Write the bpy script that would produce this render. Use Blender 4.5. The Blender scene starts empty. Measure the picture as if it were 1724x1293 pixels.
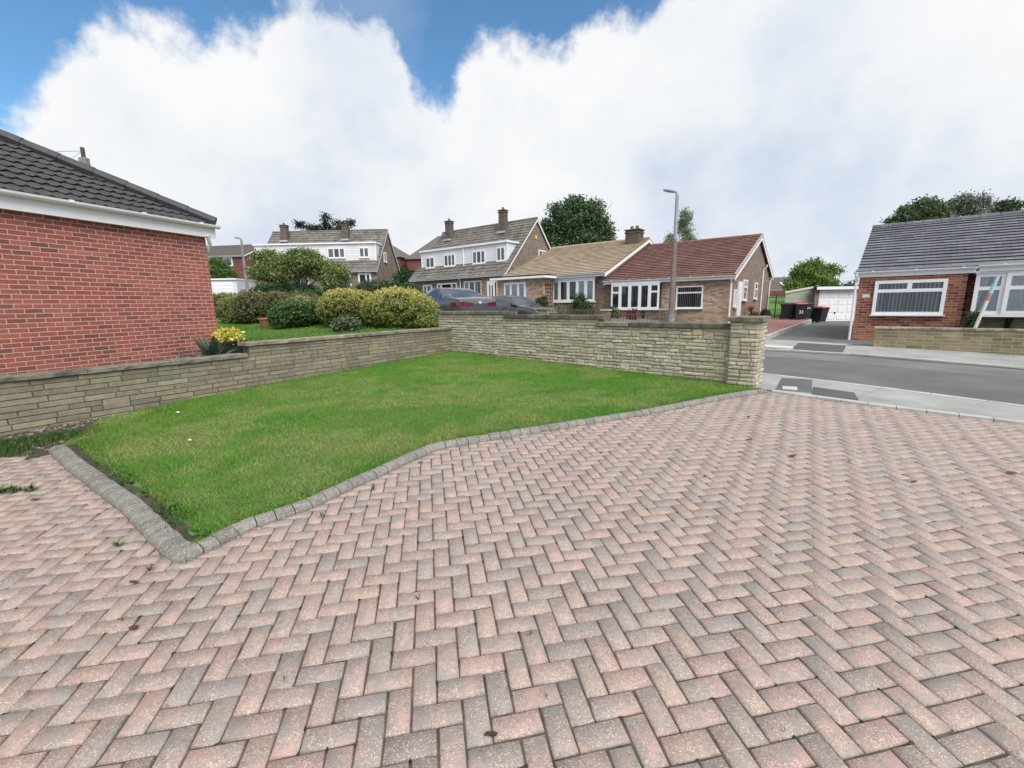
import bpy, math, random
import numpy as np
from mathutils import Vector, Matrix
random.seed(7); RNG = np.random.default_rng(11)
S = bpy.context.scene; COL = S.collection
R = math.radians

# ------------------------------------------------------------------ materials
def newmat(name):
    m = bpy.data.materials.new(name); m.use_nodes = True
    nt = m.node_tree; b = nt.nodes['Principled BSDF']
    return m, nt, b
def N(nt, kind, **kw):
    n = nt.nodes.new(kind)
    for k, v in kw.items():
        if k in n.inputs: n.inputs[k].default_value = v
        else: setattr(n, k, v)
    return n
def ramp(nt, fac, stops):
    r = N(nt, 'ShaderNodeValToRGB'); e = r.color_ramp.elements
    while len(e) < len(stops): e.new(.5)
    for el, (p, c) in zip(e, stops): el.position = p; el.color = (*c, 1) if len(c) == 3 else c
    nt.links.new(fac, r.inputs[0]); return r.outputs[0]
def mix(nt, a, b, fac, mode='MIX'):
    m = N(nt, 'ShaderNodeMix', data_type='RGBA', blend_type=mode)
    for s, v in ((m.inputs[6], a), (m.inputs[7], b), (m.inputs[0], fac)):
        if hasattr(v, 'links') or isinstance(v, bpy.types.NodeSocket): nt.links.new(v, s)
        elif isinstance(v, (int, float)): s.default_value = v
        else: s.default_value = (*v, 1)
    return m.outputs[2]
def noise(nt, scale, detail=4, vec=None, rough=.55):
    n = N(nt, 'ShaderNodeTexNoise'); n.inputs['Scale'].default_value = scale
    n.inputs['Detail'].default_value = detail; n.inputs['Roughness'].default_value = rough
    if vec is None:
        g = N(nt, 'ShaderNodeNewGeometry'); vec = g.outputs['Position']
    nt.links.new(vec, n.inputs['Vector']); return n.outputs['Fac']
def bump(nt, b, h, strength=.4, dist=.01):
    bp = N(nt, 'ShaderNodeBump'); bp.inputs['Strength'].default_value = strength; bp.inputs['Distance'].default_value = dist
    nt.links.new(h, bp.inputs['Height']); nt.links.new(bp.outputs[0], b.inputs['Normal'])
def plain(name, c, rough=.5, var=.15, scale=6, bmp=0, metal=0, spec=.5):
    m, nt, b = newmat(name)
    f = noise(nt, scale, 5)
    lo = tuple(x * (1 - var) for x in c); hi = tuple(min(1, x * (1 + var)) for x in c)
    nt.links.new(ramp(nt, f, [(.3, lo), (.7, hi)]), b.inputs['Base Color'])
    b.inputs['Roughness'].default_value = rough; b.inputs['Metallic'].default_value = metal
    b.inputs['Specular IOR Level'].default_value = spec
    if bmp: bump(nt, b, noise(nt, scale * 12, 3), bmp, .004)
    return m
def attrmat(name, rough=.8, var=.25, scale=40, bmp=.3, bscale=120, speck=None, sp=(.70, .74), trans=0, dist=.004, stain=None):
    """base colour from the mesh's own colour attribute, worn by noise"""
    m, nt, b = newmat(name)
    a = N(nt, 'ShaderNodeAttribute', attribute_name='col'); c = a.outputs['Color']
    if var:
        f = noise(nt, scale, 6)
        c = mix(nt, c, ramp(nt, f, [(.25, (1 - var,) * 3), (.75, (1 + var,) * 3)]), 1.0, 'MULTIPLY')
    if speck:
        g = N(nt, 'ShaderNodeNewGeometry')
        v = N(nt, 'ShaderNodeTexVoronoi'); v.inputs['Scale'].default_value = speck
        nt.links.new(g.outputs['Position'], v.inputs['Vector'])
        sep = N(nt, 'ShaderNodeSeparateColor'); nt.links.new(v.outputs['Color'], sep.inputs[0])
        near = ramp(nt, v.outputs['Distance'], [(.26, (1, 1, 1)), (.50, (0, 0, 0))])
        li = mix(nt, (0, 0, 0), near, ramp(nt, sep.outputs[0], [(sp[0], (0, 0, 0)), (sp[0] + .04, (1, 1, 1))]), 'MIX')
        dk = mix(nt, (0, 0, 0), near, ramp(nt, sep.outputs[1], [(sp[1], (0, 0, 0)), (sp[1] + .04, (1, 1, 1))]), 'MIX')
        lf = N(nt, 'ShaderNodeRGBToBW'); nt.links.new(li, lf.inputs[0])
        df = N(nt, 'ShaderNodeRGBToBW'); nt.links.new(dk, df.inputs[0])
        l2 = N(nt, 'ShaderNodeMath', operation='MULTIPLY'); l2.inputs[1].default_value = .74; nt.links.new(lf.outputs[0], l2.inputs[0])
        d2 = N(nt, 'ShaderNodeMath', operation='MULTIPLY'); d2.inputs[1].default_value = .6; nt.links.new(df.outputs[0], d2.inputs[0])
        c = mix(nt, c, (.68, .64, .585), l2.outputs[0]); c = mix(nt, c, (.055, .05, .046), d2.outputs[0])
    if stain:
        f = noise(nt, stain[0], 5); c = mix(nt, c, stain[1], ramp(nt, f, [(stain[2], (0, 0, 0)), (stain[2] + .2, (stain[3],) * 3)]))
    nt.links.new(c, b.inputs['Base Color']); b.inputs['Roughness'].default_value = rough
    b.inputs['Specular IOR Level'].default_value = .3
    if bmp: bump(nt, b, noise(nt, bscale, 5), bmp, dist)
    if trans:
        t = N(nt, 'ShaderNodeBsdfTranslucent'); nt.links.new(c, t.inputs[0])
        ms = N(nt, 'ShaderNodeMixShader'); ms.inputs[0].default_value = trans
        o = nt.nodes['Material Output']; nt.links.new(b.outputs[0], ms.inputs[1]); nt.links.new(t.outputs[0], ms.inputs[2]); nt.links.new(ms.outputs[0], o.inputs[0])
    return m
def brickmat(name, cols, mortar, w=.225, h=.075, joint=.010, rough=.85, var=.2, bdist=.006, offset=.5, dirt=.25, freq=2):
    """courses laid out in metres along each wall (UV)"""
    m, nt, b = newmat(name)
    uv = N(nt, 'ShaderNodeTexCoord').outputs['UV']
    # wobble so that joints are not ruler straight
    nz = N(nt, 'ShaderNodeTexNoise'); nz.inputs['Scale'].default_value = 9; nt.links.new(uv, nz.inputs['Vector'])
    vm = N(nt, 'ShaderNodeVectorMath', operation='SCALE'); nt.links.new(nz.outputs['Color'], vm.inputs[0]); vm.inputs['Scale'].default_value = .008
    va = N(nt, 'ShaderNodeVectorMath', operation='ADD'); nt.links.new(uv, va.inputs[0]); nt.links.new(vm.outputs[0], va.inputs[1])
    t = N(nt, 'ShaderNodeTexBrick'); t.offset = offset; t.offset_frequency = freq; t.squash = 1
    nt.links.new(va.outputs[0], t.inputs['Vector'])
    for k, v in (('Scale', 1), ('Mortar Size', joint / 2), ('Mortar Smooth', .25), ('Bias', 0), ('Brick Width', w), ('Row Height', h)): t.inputs[k].default_value = v
    t.inputs['Color1'].default_value = (0, 0, 0, 1); t.inputs['Color2'].default_value = (1, 1, 1, 1); t.inputs['Mortar'].default_value = (.5, .5, .5, 1)
    st = [(i / max(1, len(cols) - 1), c) for i, c in enumerate(cols)]
    c = ramp(nt, t.outputs['Color'], st)
    f = noise(nt, 30, 5, uv); c = mix(nt, c, ramp(nt, f, [(.25, (1 - var,) * 3), (.75, (1 + var,) * 3)]), 1.0, 'MULTIPLY')
    f2 = noise(nt, 1.1, 5, uv); c = mix(nt, c, ramp(nt, f2, [(.3, (1 - dirt,) * 3), (.65, (1,) * 3)]), 1.0, 'MULTIPLY')
    c = mix(nt, c, mortar, t.outputs['Fac'])
    nt.links.new(c, b.inputs['Base Color']); b.inputs['Roughness'].default_value = rough; b.inputs['Specular IOR Level'].default_value = .25
    inv = N(nt, 'ShaderNodeMath', operation='SUBTRACT'); inv.inputs[0].default_value = 1; nt.links.new(t.outputs['Fac'], inv.inputs[1])
    ad = N(nt, 'ShaderNodeMath', operation='MULTIPLY_ADD'); nt.links.new(noise(nt, 90, 3, uv), ad.inputs[0]); ad.inputs[1].default_value = .35; nt.links.new(inv.outputs[0], ad.inputs[2])
    bump(nt, b, ad.outputs[0], .9, bdist)
    return m
def glassmat(name, tint=(.75, .8, .82), refl=.16):
    m, nt, b = newmat(name); nt.nodes.remove(b)
    tr = N(nt, 'ShaderNodeBsdfTransparent'); tr.inputs[0].default_value = (*tint, 1)
    gl = N(nt, 'ShaderNodeBsdfGlossy'); gl.inputs['Roughness'].default_value = .03; gl.inputs[0].default_value = (.9, .95, 1, 1)
    fr = N(nt, 'ShaderNodeFresnel'); fr.inputs[0].default_value = 1.5
    ma = N(nt, 'ShaderNodeMath', operation='ADD', use_clamp=True); nt.links.new(fr.outputs[0], ma.inputs[0]); ma.inputs[1].default_value = refl
    ms = N(nt, 'ShaderNodeMixShader'); nt.links.new(ma.outputs[0], ms.inputs[0]); nt.links.new(tr.outputs[0], ms.inputs[1]); nt.links.new(gl.outputs[0], ms.inputs[2])
    nt.links.new(ms.outputs[0], nt.nodes['Material Output'].inputs[0]); return m
M = {}
M['red_brick'] = brickmat('red_brick', [(.20, .08, .074), (.305, .094, .08), (.35, .108, .089), (.37, .114, .093), (.41, .132, .107)], (.56, .42, .345), joint=.0115, dirt=.2, w=.20, h=.0667)
M['right_brick'] = brickmat('right_brick', [(.13, .042, .038), (.26, .08, .06), (.33, .12, .08), (.40, .20, .12)], (.44, .33, .25), joint=.014)
M['brown_brick'] = brickmat('brown_brick', [(.16, .12, .096), (.25, .19, .15), (.30, .235, .185)], (.30, .255, .21))
M['buff_brick'] = brickmat('buff_brick', [(.30, .215, .15), (.46, .34, .245), (.56, .44, .33)], (.42, .35, .28))
M['chimney_brick'] = brickmat('chimney_brick', [(.08, .066, .056), (.13, .105, .088), (.16, .13, .105)], (.13, .115, .10))
M['orange_brick'] = brickmat('orange_brick', [(.22, .12, .07), (.36, .20, .12), (.42, .27, .18)], (.40, .33, .26))
M['far_brick'] = brickmat('far_brick', [(.15, .06, .05), (.24, .09, .07)], (.25, .17, .14))
M['yellow_stone'] = brickmat('yellow_stone', [(.26, .22, .125), (.36, .305, .18), (.43, .37, .235)], (.45, .42, .33), w=.34, h=.085, joint=.011, dirt=.6)
M['tile_grey'] = brickmat('tile_grey', [(.13, .135, .155), (.165, .17, .195), (.20, .207, .235)], (.07, .07, .08), w=.30, h=.29, joint=.006, rough=.65)
M['tile_dark'] = plain('tile_dark', (.036, .036, .041), .6, .35, 9, .35)
M['tile_red'] = brickmat('tile_red', [(.165, .085, .075), (.215, .11, .095), (.25, .14, .12)], (.10, .055, .05), w=.30, h=.27, joint=.008)
M['tile_tan'] = brickmat('tile_tan', [(.34, .275, .195), (.43, .35, .255), (.48, .40, .30)], (.26, .21, .15), w=.30, h=.27, joint=.008)
M['tile_brown'] = brickmat('tile_brown', [(.15, .137, .12), (.20, .185, .165), (.24, .22, .20)], (.09, .08, .07), w=.30, h=.30, joint=.010, dirt=.4)
M['tile_far'] = plain('tile_far', (.12, .105, .095), .8, .25, 3)
M['white'] = plain('white', (.80, .81, .82), .35, .03, 3)
M['boards'] = brickmat('boards', [(.74, .76, .78), (.80, .81, .83)], (.42, .44, .47), w=6, h=.15, joint=.014, var=.04, dirt=.08, bdist=.012, rough=.45)
M['green_boards'] = brickmat('green_boards', [(.36, .42, .34), (.40, .46, .38)], (.22, .27, .21), w=9, h=.14, joint=.014, var=.06, dirt=.15, bdist=.012, rough=.6)
M['dark'] = plain('dark', (.012, .013, .015), .5, .3, 4)
M['curtain'] = plain('curtain', (.78, .78, .75), .9, .15, 12)
M['blind'] = plain('blind', (.66, .66, .63), .85, .05, 4)
M['glass'] = glassmat('glass', (.72, .78, .82), .05)
M['glass_dim'] = glassmat('glass_dim', (.5, .55, .58), .09)
M['stone'] = attrmat('stone', .9, .22, 14, .55, 70, dist=.008, stain=(5, (.10, .10, .085), .58, .55))
M['mortar'] = plain('mortar', (.36, .335, .26), .95, .3, 25, .5)
M['mortar_old'] = plain('mortar_old', (.10, .092, .078), .95, .5, 25, .5)
M['coping'] = attrmat('coping', .9, .4, 9, .6, 40, dist=.01, stain=(3, (.05, .052, .045), .5, .75))
M['concrete'] = plain('concrete', (.40, .40, .385), .9, .22, 2.5, .5)
M['pave_concrete'] = plain('pave_concrete', (.285, .292, .282), .85, .2, 1.7, .4)
M['kerb'] = attrmat('kerb', .85, .25, 22, .5, 110, speck=160)
M['paver'] = attrmat('paver', .62, .2, 45, .55, 150, speck=165, dist=.007, sp=(.50, .61))
M['joint_sand'] = plain('joint_sand', (.085, .073, .062), .95, .5, 18, .6)
M['asphalt'] = None
M['grass'] = attrmat('grass', .6, .15, 5, 0, trans=.25)
M['leaf'] = attrmat('leaf', .55, .1, 3, 0, trans=.2)
M['bark'] = plain('bark', (.085, .068, .055), .9, .4, 12, .6)
M['black_plastic'] = plain('black_plastic', (.016, .018, .023), .45, .3, 5)
M['green_plastic'] = plain('green_plastic', (.014, .035, .025), .5, .3, 5)
M['red_plastic'] = plain('red_plastic', (.42, .07, .07), .5, .2, 6)
M['metal_black'] = plain('metal_black', (.02, .02, .022), .5, .3, 8)
M['lead'] = plain('lead', (.34, .35, .36), .6, .25, 5)
M['galv'] = plain('galv', (.30, .325, .35), .55, .15, 4)
M['column_brown'] = plain('column_brown', (.19, .155, .135), .7, .2, 6)
M['column_grey'] = plain('column_grey', (.23, .23, .24), .7, .2, 6)
M['terracotta'] = plain('terracotta', (.30, .12, .08), .8, .2, 9, .3)
M['wood'] = plain('wood', (.22, .15, .10), .8, .3, 9, .3)
M['rust'] = plain('rust', (.16, .10, .075), .7, .3, 20)
def asphalt(name, c, sc=220):
    m, nt, b = newmat(name)
    f = noise(nt, sc, 3); big = noise(nt, .9, 5)
    cc = ramp(nt, f, [(.3, tuple(x * .72 for x in c)), (.55, c), (.75, tuple(min(1, x * 1.5) for x in c))])
    cc = mix(nt, cc, ramp(nt, big, [(.3, (.74,) * 3), (.7, (1.18,) * 3)]), 1.0, 'MULTIPLY')
    nt.links.new(cc, b.inputs['Base Color']); b.inputs['Roughness'].default_value = .85
    bump(nt, b, f, .5, .006); return m
M['asphalt'] = asphalt('asphalt', (.158, .163, .166)); M['asphalt_new'] = asphalt('asphalt_new', (.082, .085, .088)); M['asphalt_mid'] = asphalt('asphalt_mid', (.118, .123, .126))
def lawnmat(name, a, bcol, c):
    m, nt, b = newmat(name)
    f = noise(nt, 1.4, 6); f2 = noise(nt, 60, 3)
    cc = ramp(nt, f, [(.3, a), (.5, bcol), (.72, c)])
    cc = mix(nt, cc, ramp(nt, f2, [(.3, (.55,) * 3), (.7, (1.3,) * 3)]), 1.0, 'MULTIPLY')
    nt.links.new(cc, b.inputs['Base Color']); b.inputs['Roughness'].default_value = .9; bump(nt, b, f2, 1, .03); return m
M['lawn_soil'] = lawnmat('lawn_soil', (.06, .115, .02), (.10, .16, .03), (.17, .17, .06))
M['turf'] = lawnmat('turf', (.08, .16, .028), (.10, .19, .032), (.13, .21, .04))
M['earth'] = plain('earth', (.055, .045, .033), .95, .5, 14, .8)
M['field'] = lawnmat('field', (.10, .24, .03), (.12, .28, .04), (.14, .30, .05))
M['stripe_red_block'] = brickmat('stripe_red_block', [(.24, .13, .11), (.33, .18, .155), (.36, .22, .19)], (.2, .13, .11), w=.2, h=.1, joint=.006)
M['path_light'] = plain('path_light', (.50, .50, .48), .9, .15, 3)
def paint(name, c, metal=.5, rough=.25):
    m, nt, b = newmat(name); b.inputs['Base Color'].default_value = (*c, 1)
    f = noise(nt, 3, 4); nt.links.new(ramp(nt, f, [(.3, tuple(x * .9 for x in c)), (.7, tuple(x * 1.1 for x in c))]), b.inputs['Base Color'])
    b.inputs['Metallic'].default_value = metal; b.inputs['Roughness'].default_value = rough; b.inputs['Coat Weight'].default_value = .9; b.inputs['Coat Roughness'].default_value = .06; return m
M['car_grey'] = paint('car_grey', (.055, .058, .068), .0, .35); M['car_black'] = paint('car_black', (.06, .063, .07), .4); M['car_silver'] = paint('car_silver', (.50, .53, .56), .5, .35); M['car_red'] = paint('car_red', (.45, .02, .03), .1)
M['car_glass'] = plain('car_glass', (.03, .033, .036), .16, .2, 3, spec=.9)
M['car_glass'].node_tree.nodes['Principled BSDF'].inputs['IOR'].default_value = 1.7
M['tail'] = plain('tail', (.11, .006, .011), .15, .3, 5, spec=.8)
M['chrome'] = plain('chrome', (.6, .6, .62), .2, .1, 5, metal=1)
M['rubber'] = plain('rubber', (.02, .02, .02), .8, .2, 10)
M['blue_tape'] = plain('blue_tape', (.32, .52, .57), .6, .15, 20); M['red_tape'] = plain('red_tape', (.40, .19, .16), .6, .3, 30)
M['cream'] = plain('cream', (.60, .59, .50), .6, .12, 8); M['render'] = plain('render', (.62, .63, .64), .8, .1, 3)
M['badge_blue'] = plain('badge_blue', (.05, .2, .6), .3, .05, 3); M['yellow'] = plain('yellow', (.7, .55, .1), .5, .1, 6); M['teal'] = plain('teal', (.3, .6, .48), .7, .1, 3)

# ------------------------------------------------------------------ mesh helpers
def shade(c, a, b):
    k = random.uniform(a, b); return tuple(min(.9, x * k) for x in c)
class Frame:
    """s runs along the facade to the right, n goes into the building, z is up"""
    def __init__(s, O, d): s.O = Vector((O[0], O[1], 0)); s.d = Vector((d[0], d[1], 0)).normalized(); s.n = Vector((-s.d.y, s.d.x, 0))
    def p(s, a, n, z): return s.O + s.d * a + s.n * n + Vector((0, 0, z))
WORLD = Frame((0, 0), (1, 0))
class MB:
    def __init__(s, F=WORLD): s.F = F; s.v = []; s.f = []; s.c = []; s.m = []; s.cur = (1, 1, 1); s.mi = 0
    def add(s, pts, world=False):
        i = len(s.v); s.v += [tuple(p) if world else tuple(s.F.p(*p)) for p in pts]; return i
    def face(s, idx): s.f.append(tuple(idx)); s.c.append(s.cur); s.m.append(s.mi)
    def poly(s, pts, world=False): i = s.add(pts, world); s.face(range(i, i + len(pts)))
    def hexa(s, p, world=False):
        i = s.add(p, world)
        for q in ((3, 2, 1, 0), (4, 5, 6, 7), (0, 1, 5, 4), (1, 2, 6, 5), (2, 3, 7, 6), (3, 0, 4, 7)): s.face([i + k for k in q])
    def box(s, a0, a1, n0, n1, z0, z1): s.hexa([(a0, n0, z0), (a1, n0, z0), (a1, n1, z0), (a0, n1, z0), (a0, n0, z1), (a1, n0, z1), (a1, n1, z1), (a0, n1, z1)])
    def slab(s, quad, up):
        """quad of 4 corners thickened along vector up (local)"""
        s.hexa([*quad, *[tuple(a + b for a, b in zip(q, up)) for q in quad]])
    def tube(s, pts, r, k=8, world=True, cap=True):
        pts = [Vector(p) if world else s.F.p(*p) for p in pts]
        if not hasattr(r, '__len__'): r = [r] * len(pts)
        rings = []
        for i, p in enumerate(pts):
            t = (pts[min(i + 1, len(pts) - 1)] - pts[max(i - 1, 0)]).normalized()
            a = t.orthogonal().normalized() if abs(t.z) > .95 else t.cross(Vector((0, 0, 1))).normalized()
            if abs(t.z) > .95: a = Vector((1, 0, 0)) - t * t.x; a.normalize()
            b = t.cross(a)
            rings.append(s.add([p + (a * math.cos(2 * math.pi * j / k) + b * math.sin(2 * math.pi * j / k)) * r[i] for j in range(k)], True))
        for A, B in zip(rings, rings[1:]):
            for j in range(k): s.face((A + j, A + (j + 1) % k, B + (j + 1) % k, B + j))
        if cap: s.face([rings[0] + j for j in reversed(range(k))]); s.face([rings[-1] + j for j in range(k)])
    def lathe(s, c, prof, k=16):
        rings = [s.add([(c[0] + r * math.cos(2 * math.pi * j / k), c[1] + r * math.sin(2 * math.pi * j / k), c[2] + z) for j in range(k)], True) for r, z in prof]
        for A, B in zip(rings, rings[1:]):
            for j in range(k): s.face((A + j, A + (j + 1) % k, B + (j + 1) % k, B + j))
        s.face([rings[0] + j for j in reversed(range(k))]); s.face([rings[-1] + j for j in range(k)])
    def build(s, name, mats, parent=None, loc=None, smooth=False):
        return mesh_object(name, np.array(s.v, dtype=np.float64), s.f, mats, parent, loc, smooth, s.c, s.m)
def wloc(o):
    p = Vector((0, 0, 0))
    while o is not None: p += o.location; o = o.parent
    return p
def mesh_object(name, V, faces, mats, parent=None, loc=None, smooth=False, cols=None, mi=None, uv=True):
    if not isinstance(mats, (list, tuple)): mats = [mats]
    org = np.array(wloc(parent)) if parent is not None else np.array(loc if loc is not None else (0, 0, 0), dtype=float)
    me = bpy.data.meshes.new(name); V = np.asarray(V, dtype=np.float64)
    if isinstance(faces, np.ndarray):
        nf, k = faces.shape
        me.vertices.add(len(V)); me.loops.add(nf * k); me.polygons.add(nf)
        me.vertices.foreach_set('co', (V - org).ravel()); me.loops.foreach_set('vertex_index', faces.ravel())
        me.polygons.foreach_set('loop_start', np.arange(0, nf * k, k)); me.polygons.foreach_set('loop_total', np.full(nf, k))
        me.update(calc_edges=True)
    else: me.from_pydata([tuple(v) for v in (V - org)], [], faces)
    for m in mats: me.materials.append(M[m] if isinstance(m, str) else m)
    if mi is not None and len(mats) > 1: me.polygons.foreach_set('material_index', np.array(mi, dtype=np.int32))
    if cols is not None:
        a = me.attributes.new('col', 'FLOAT_COLOR', 'FACE'); c = np.ones((len(me.polygons), 4)); c[:, :3] = np.array(cols); a.data.foreach_set('color', c.ravel())
    if smooth: me.polygons.foreach_set('use_smooth', np.ones(len(me.polygons), dtype=bool))
    if uv and len(me.polygons) < 60000:
        l = me.uv_layers.new(name='UVMap'); nl = len(me.loops)
        nr = np.zeros(len(me.polygons) * 3); me.polygons.foreach_get('normal', nr); nr = nr.reshape(-1, 3)
        tot = np.zeros(len(me.polygons), dtype=np.int32); me.polygons.foreach_get('loop_total', tot)
        vi = np.zeros(nl, dtype=np.int32); me.loops.foreach_get('vertex_index', vi)
        t = np.stack([-nr[:, 1], nr[:, 0], 0 * nr[:, 0]], 1); ln = np.linalg.norm(t, axis=1)
        t[ln < .05] = (1, 0, 0); ln[ln < .05] = 1; t /= ln[:, None]; bt = np.cross(nr, t)
        fi = np.repeat(np.arange(len(tot)), tot); P = V[vi]
        me.uv_layers[0].data.foreach_set('uv', np.stack([(P * t[fi]).sum(1), (P * bt[fi]).sum(1)], 1).ravel())
    o = bpy.data.objects.new(name, me); COL.objects.link(o)
    if parent is not None: o.parent = parent
    else: o.location = org
    return o
def tag(o, label, cat, group=None):
    o['label'] = label; o['category'] = cat
    if group: o['group'] = group
    return o
def thing(name, loc, label, cat, group=None):
    o = bpy.data.objects.new(name, None); COL.objects.link(o); o.location = loc; o.empty_display_size = .2
    return tag(o, label, cat, group)
def setting(o, kind='structure'): o['kind'] = kind; return o

# ------------------------------------------------------------------ terrain
def h0(x, y):
    yy = y if y < 40 else 40 + 12 * (1 - math.exp(-(y - 40) / 12))
    return .0291 * yy - .0033 * max(-60, min(60, x))
def rise(x, y):
    d = (y - x) * .7 - 2
    if d <= 0: return 0
    r = .0011 * d * d; return 2.2 * (1 - math.exp(-r / 2.2))
def sm(t): t = max(0, min(1, t)); return t * t * (3 - 2 * t)
CX, CY = -1.628, 11.898                        # where the two stone walls meet
BD = Vector((.764, -.645, 0)); BN = Vector((.645, .764, 0)); LD = Vector((-.5421, -.8403, 0)); LN = Vector((-.8403, .5421, 0))
def lift(x, y):
    s = (x - CX) * BD.x + (y - CY) * BD.y; b = (x - CX) * BN.x + (y - CY) * BN.y
    if b > 0: return .42 * sm((5 - s) / 5) * (1 - sm((b - 4) / 16))
    return .42 - .22 * sm(-b / 2.5) if s < .2 else 0
def hz(x, y): return h0(x, y) + rise(x, y) + lift(x, y)
def sheet(name, pts_rows, mat, dz=0, zf=hz, kind='structure'):
    mb = MB(); n = len(pts_rows[0]); i = mb.add([(x, y, zf(x, y) + dz) for r in pts_rows for x, y in r])
    for a in range(len(pts_rows) - 1):
        for b in range(n - 1): k = i + a * n + b; mb.face((k, k + 1, k + n + 1, k + n))
    return setting(mb.build(name, mat), kind)
def prism(mb, poly, z0f, z1f):
    n = len(poly); i = mb.add([(x, y, z0f(x, y)) for x, y in poly] + [(x, y, z1f(x, y)) for x, y in poly], True)
    mb.face([i + n + k for k in range(n)])
    for k in range(n): mb.face((i + k, i + (k + 1) % n, i + n + (k + 1) % n, i + n + k))
def plate(name, poly, mat, dz, thick=.05, zf=hz):
    mb = MB(); prism(mb, poly, lambda x, y: zf(x, y) + dz - thick, lambda x, y: zf(x, y) + dz); return setting(mb.build(name, mat))

ax = [-400, -200, -120, -80, -60] + list(range(-50, 51, 5)) + [60, 80, 120, 200, 400]
ay = [-60, -20, -5, 0, 5, 10] + list(range(14, 70, 4)) + [80, 100, 140, 200, 300, 500]
sheet('ground', [[(x, y) for x in ax] for y in ay], 'asphalt_mid', -.10, lambda x, y: h0(x, y) + rise(x, y) * (1 if y > 14 else 0) - .32 * sm((x - 6) / 3) * sm((y - 10) / 4) * (1 - sm((y - 30) / 6)))
# raised ground behind the two walls
def wl(s, b): p = Vector((CX, CY, 0)) + BD * s + BN * b; return (p.x, p.y)
sheet('side_road', [[wl(s, b) for s in np.linspace(-14, 5 - max(0, b - 4) * .5, 20)] for b in [.1, .5, 1, 2, 3, 4.5, 6, 8, 10, 13, 16, 19, 22]], 'asphalt', 0)
rows = []
for t in np.linspace(0, 13, 14):
    a = Vector((CX, CY, 0)) + LD * t + LN * .1; b = Vector((CX, CY, 0)) - BD * (t * 1.35) + BN * .3
    rows.append([(a.x + (b.x - a.x) * w, a.y + (b.y - a.y) * w) for w in np.linspace(0, 1, 8)])
sheet('neighbour_lawn', rows, 'turf', .02)
def resample(pl, n):
    pl = [Vector(p) for p in pl]; L = [0]
    for a, b in zip(pl, pl[1:]): L.append(L[-1] + (b - a).length)
    out = []
    for t in np.linspace(0, L[-1], n):
        k = max(i for i in range(len(L)) if L[i] <= t + 1e-9); k = min(k, len(pl) - 2)
        out.append(pl[k].lerp(pl[k + 1], (t - L[k]) / max(1e-9, L[k + 1] - L[k])))
    return out
near_edge = [(-18.5, 28.7), (4.858, 8.268), (5.861, 7.234), (7.015, 5.748), (9.2, 2.6), (12, -2)]
far_edge = [(-16, 31.5), (6.736, 11.564), (8.311, 10.557), (10.163, 8.453), (12.6, 5), (15.5, 0)]
ne, fe = resample(near_edge, 40), resample(far_edge, 40)
sheet('road', [[(p.x, p.y) for p in ne], [((p.x + q.x) / 2, (p.y + q.y) / 2) for p, q in zip(ne, fe)], [(p.x, p.y) for p in fe]], 'asphalt', .006)
# a later resurfaced strip along the middle of the road
sheet('road_resurfacing', [[(p.x * (1 - w) + q.x * w, p.y * (1 - w) + q.y * w) for p, q in list(zip(ne, fe))[14:]] for w in (.0, .33, .66)], 'asphalt_mid', .010)
def strip(name, line, off0, off1, mat, dz, thick=.06, gap=None, zf=hz):
    """a band beside a polyline, offset to its left in metres"""
    mb = MB(); L = [Vector(p) for p in line]
    nr = []
    for i in range(len(L)):
        d = (L[min(i + 1, len(L) - 1)] - L[max(i - 1, 0)]).normalized(); nr.append(Vector((-d.y, d.x)))
    for i in range(len(L) - 1):
        q = [L[i] + nr[i] * off0, L[i + 1] + nr[i + 1] * off0, L[i + 1] + nr[i + 1] * off1, L[i] + nr[i] * off1]
        if gap:
            d = (q[1] - q[0]).normalized() * gap; q = [q[0] + d, q[1] - d, q[2] - d, q[3] + d]
        mb.mi = 0; prism(mb, [(p.x, p.y) for p in q], lambda x, y: zf(x, y) + dz - thick, lambda x, y: zf(x, y) + dz)
    return setting(mb.build(name, mat))
strip('gutter_channel', [tuple(p) for p in resample(far_edge[1:], 30)], -.13, -.002, 'asphalt_new', .0125, .02)
strip('gutter_channel', [tuple(p) for p in resample(near_edge[1:], 30)], .002, .09, 'asphalt_new', .0145, .02)
drive_edge = [(4.174, 6.783), (4.94, 6.0), (6.139, 4.995), (8.7, 2.6), (11.5, -2.2)]
# near pavement between the block drive and the road
de, pe = resample([(-3.0, 14.2), (3.72, 7.75), (4.174, 6.783), (4.94, 6.0), (6.139, 4.995), (8.7, 2.6), (11.5, -2.2)], 40), resample([(-2.0, 14.75)] + near_edge[1:], 40)
pave = MB()
for i in range(39):
    ga, gb = (.004 if i % 4 == 0 else 0), 0
    prism(pave, [(p.x, p.y) for p in (de[i].lerp(de[i + 1], ga * 4), de[i + 1], pe[i + 1], pe[i].lerp(pe[i + 1], ga * 4))], lambda x, y: hz(x, y) - .06, lambda x, y: hz(x, y) + .022)
setting(pave.build('pavement', 'pave_concrete'))
kl = resample(near_edge[1:], 22); strip('road_kerb', [tuple(p) for p in kl], -.12, 0.0, 'concrete', .028, .06, .006)
plate('pavement_patch', [(4.93, 7.77), (5.37, 7.59), (4.68, 6.6), (4.26, 6.85)], 'asphalt_mid', .0265, .03)
plate('pavement_patch', [(4.98, 7.0), (5.32, 6.57), (5.03, 6.11), (4.62, 6.51)], 'asphalt_new', .0305, .03)
plate('manhole_cover', [(4.50, 7.05), (4.70, 6.98), (4.56, 6.76), (4.38, 6.86)], 'path_light', .036, .02)
tag(bpy.data.objects['manhole_cover'], 'small pale rectangular cover set in the dark pavement patch', 'manhole cover'); del bpy.data.objects['manhole_cover']['kind']
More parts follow.
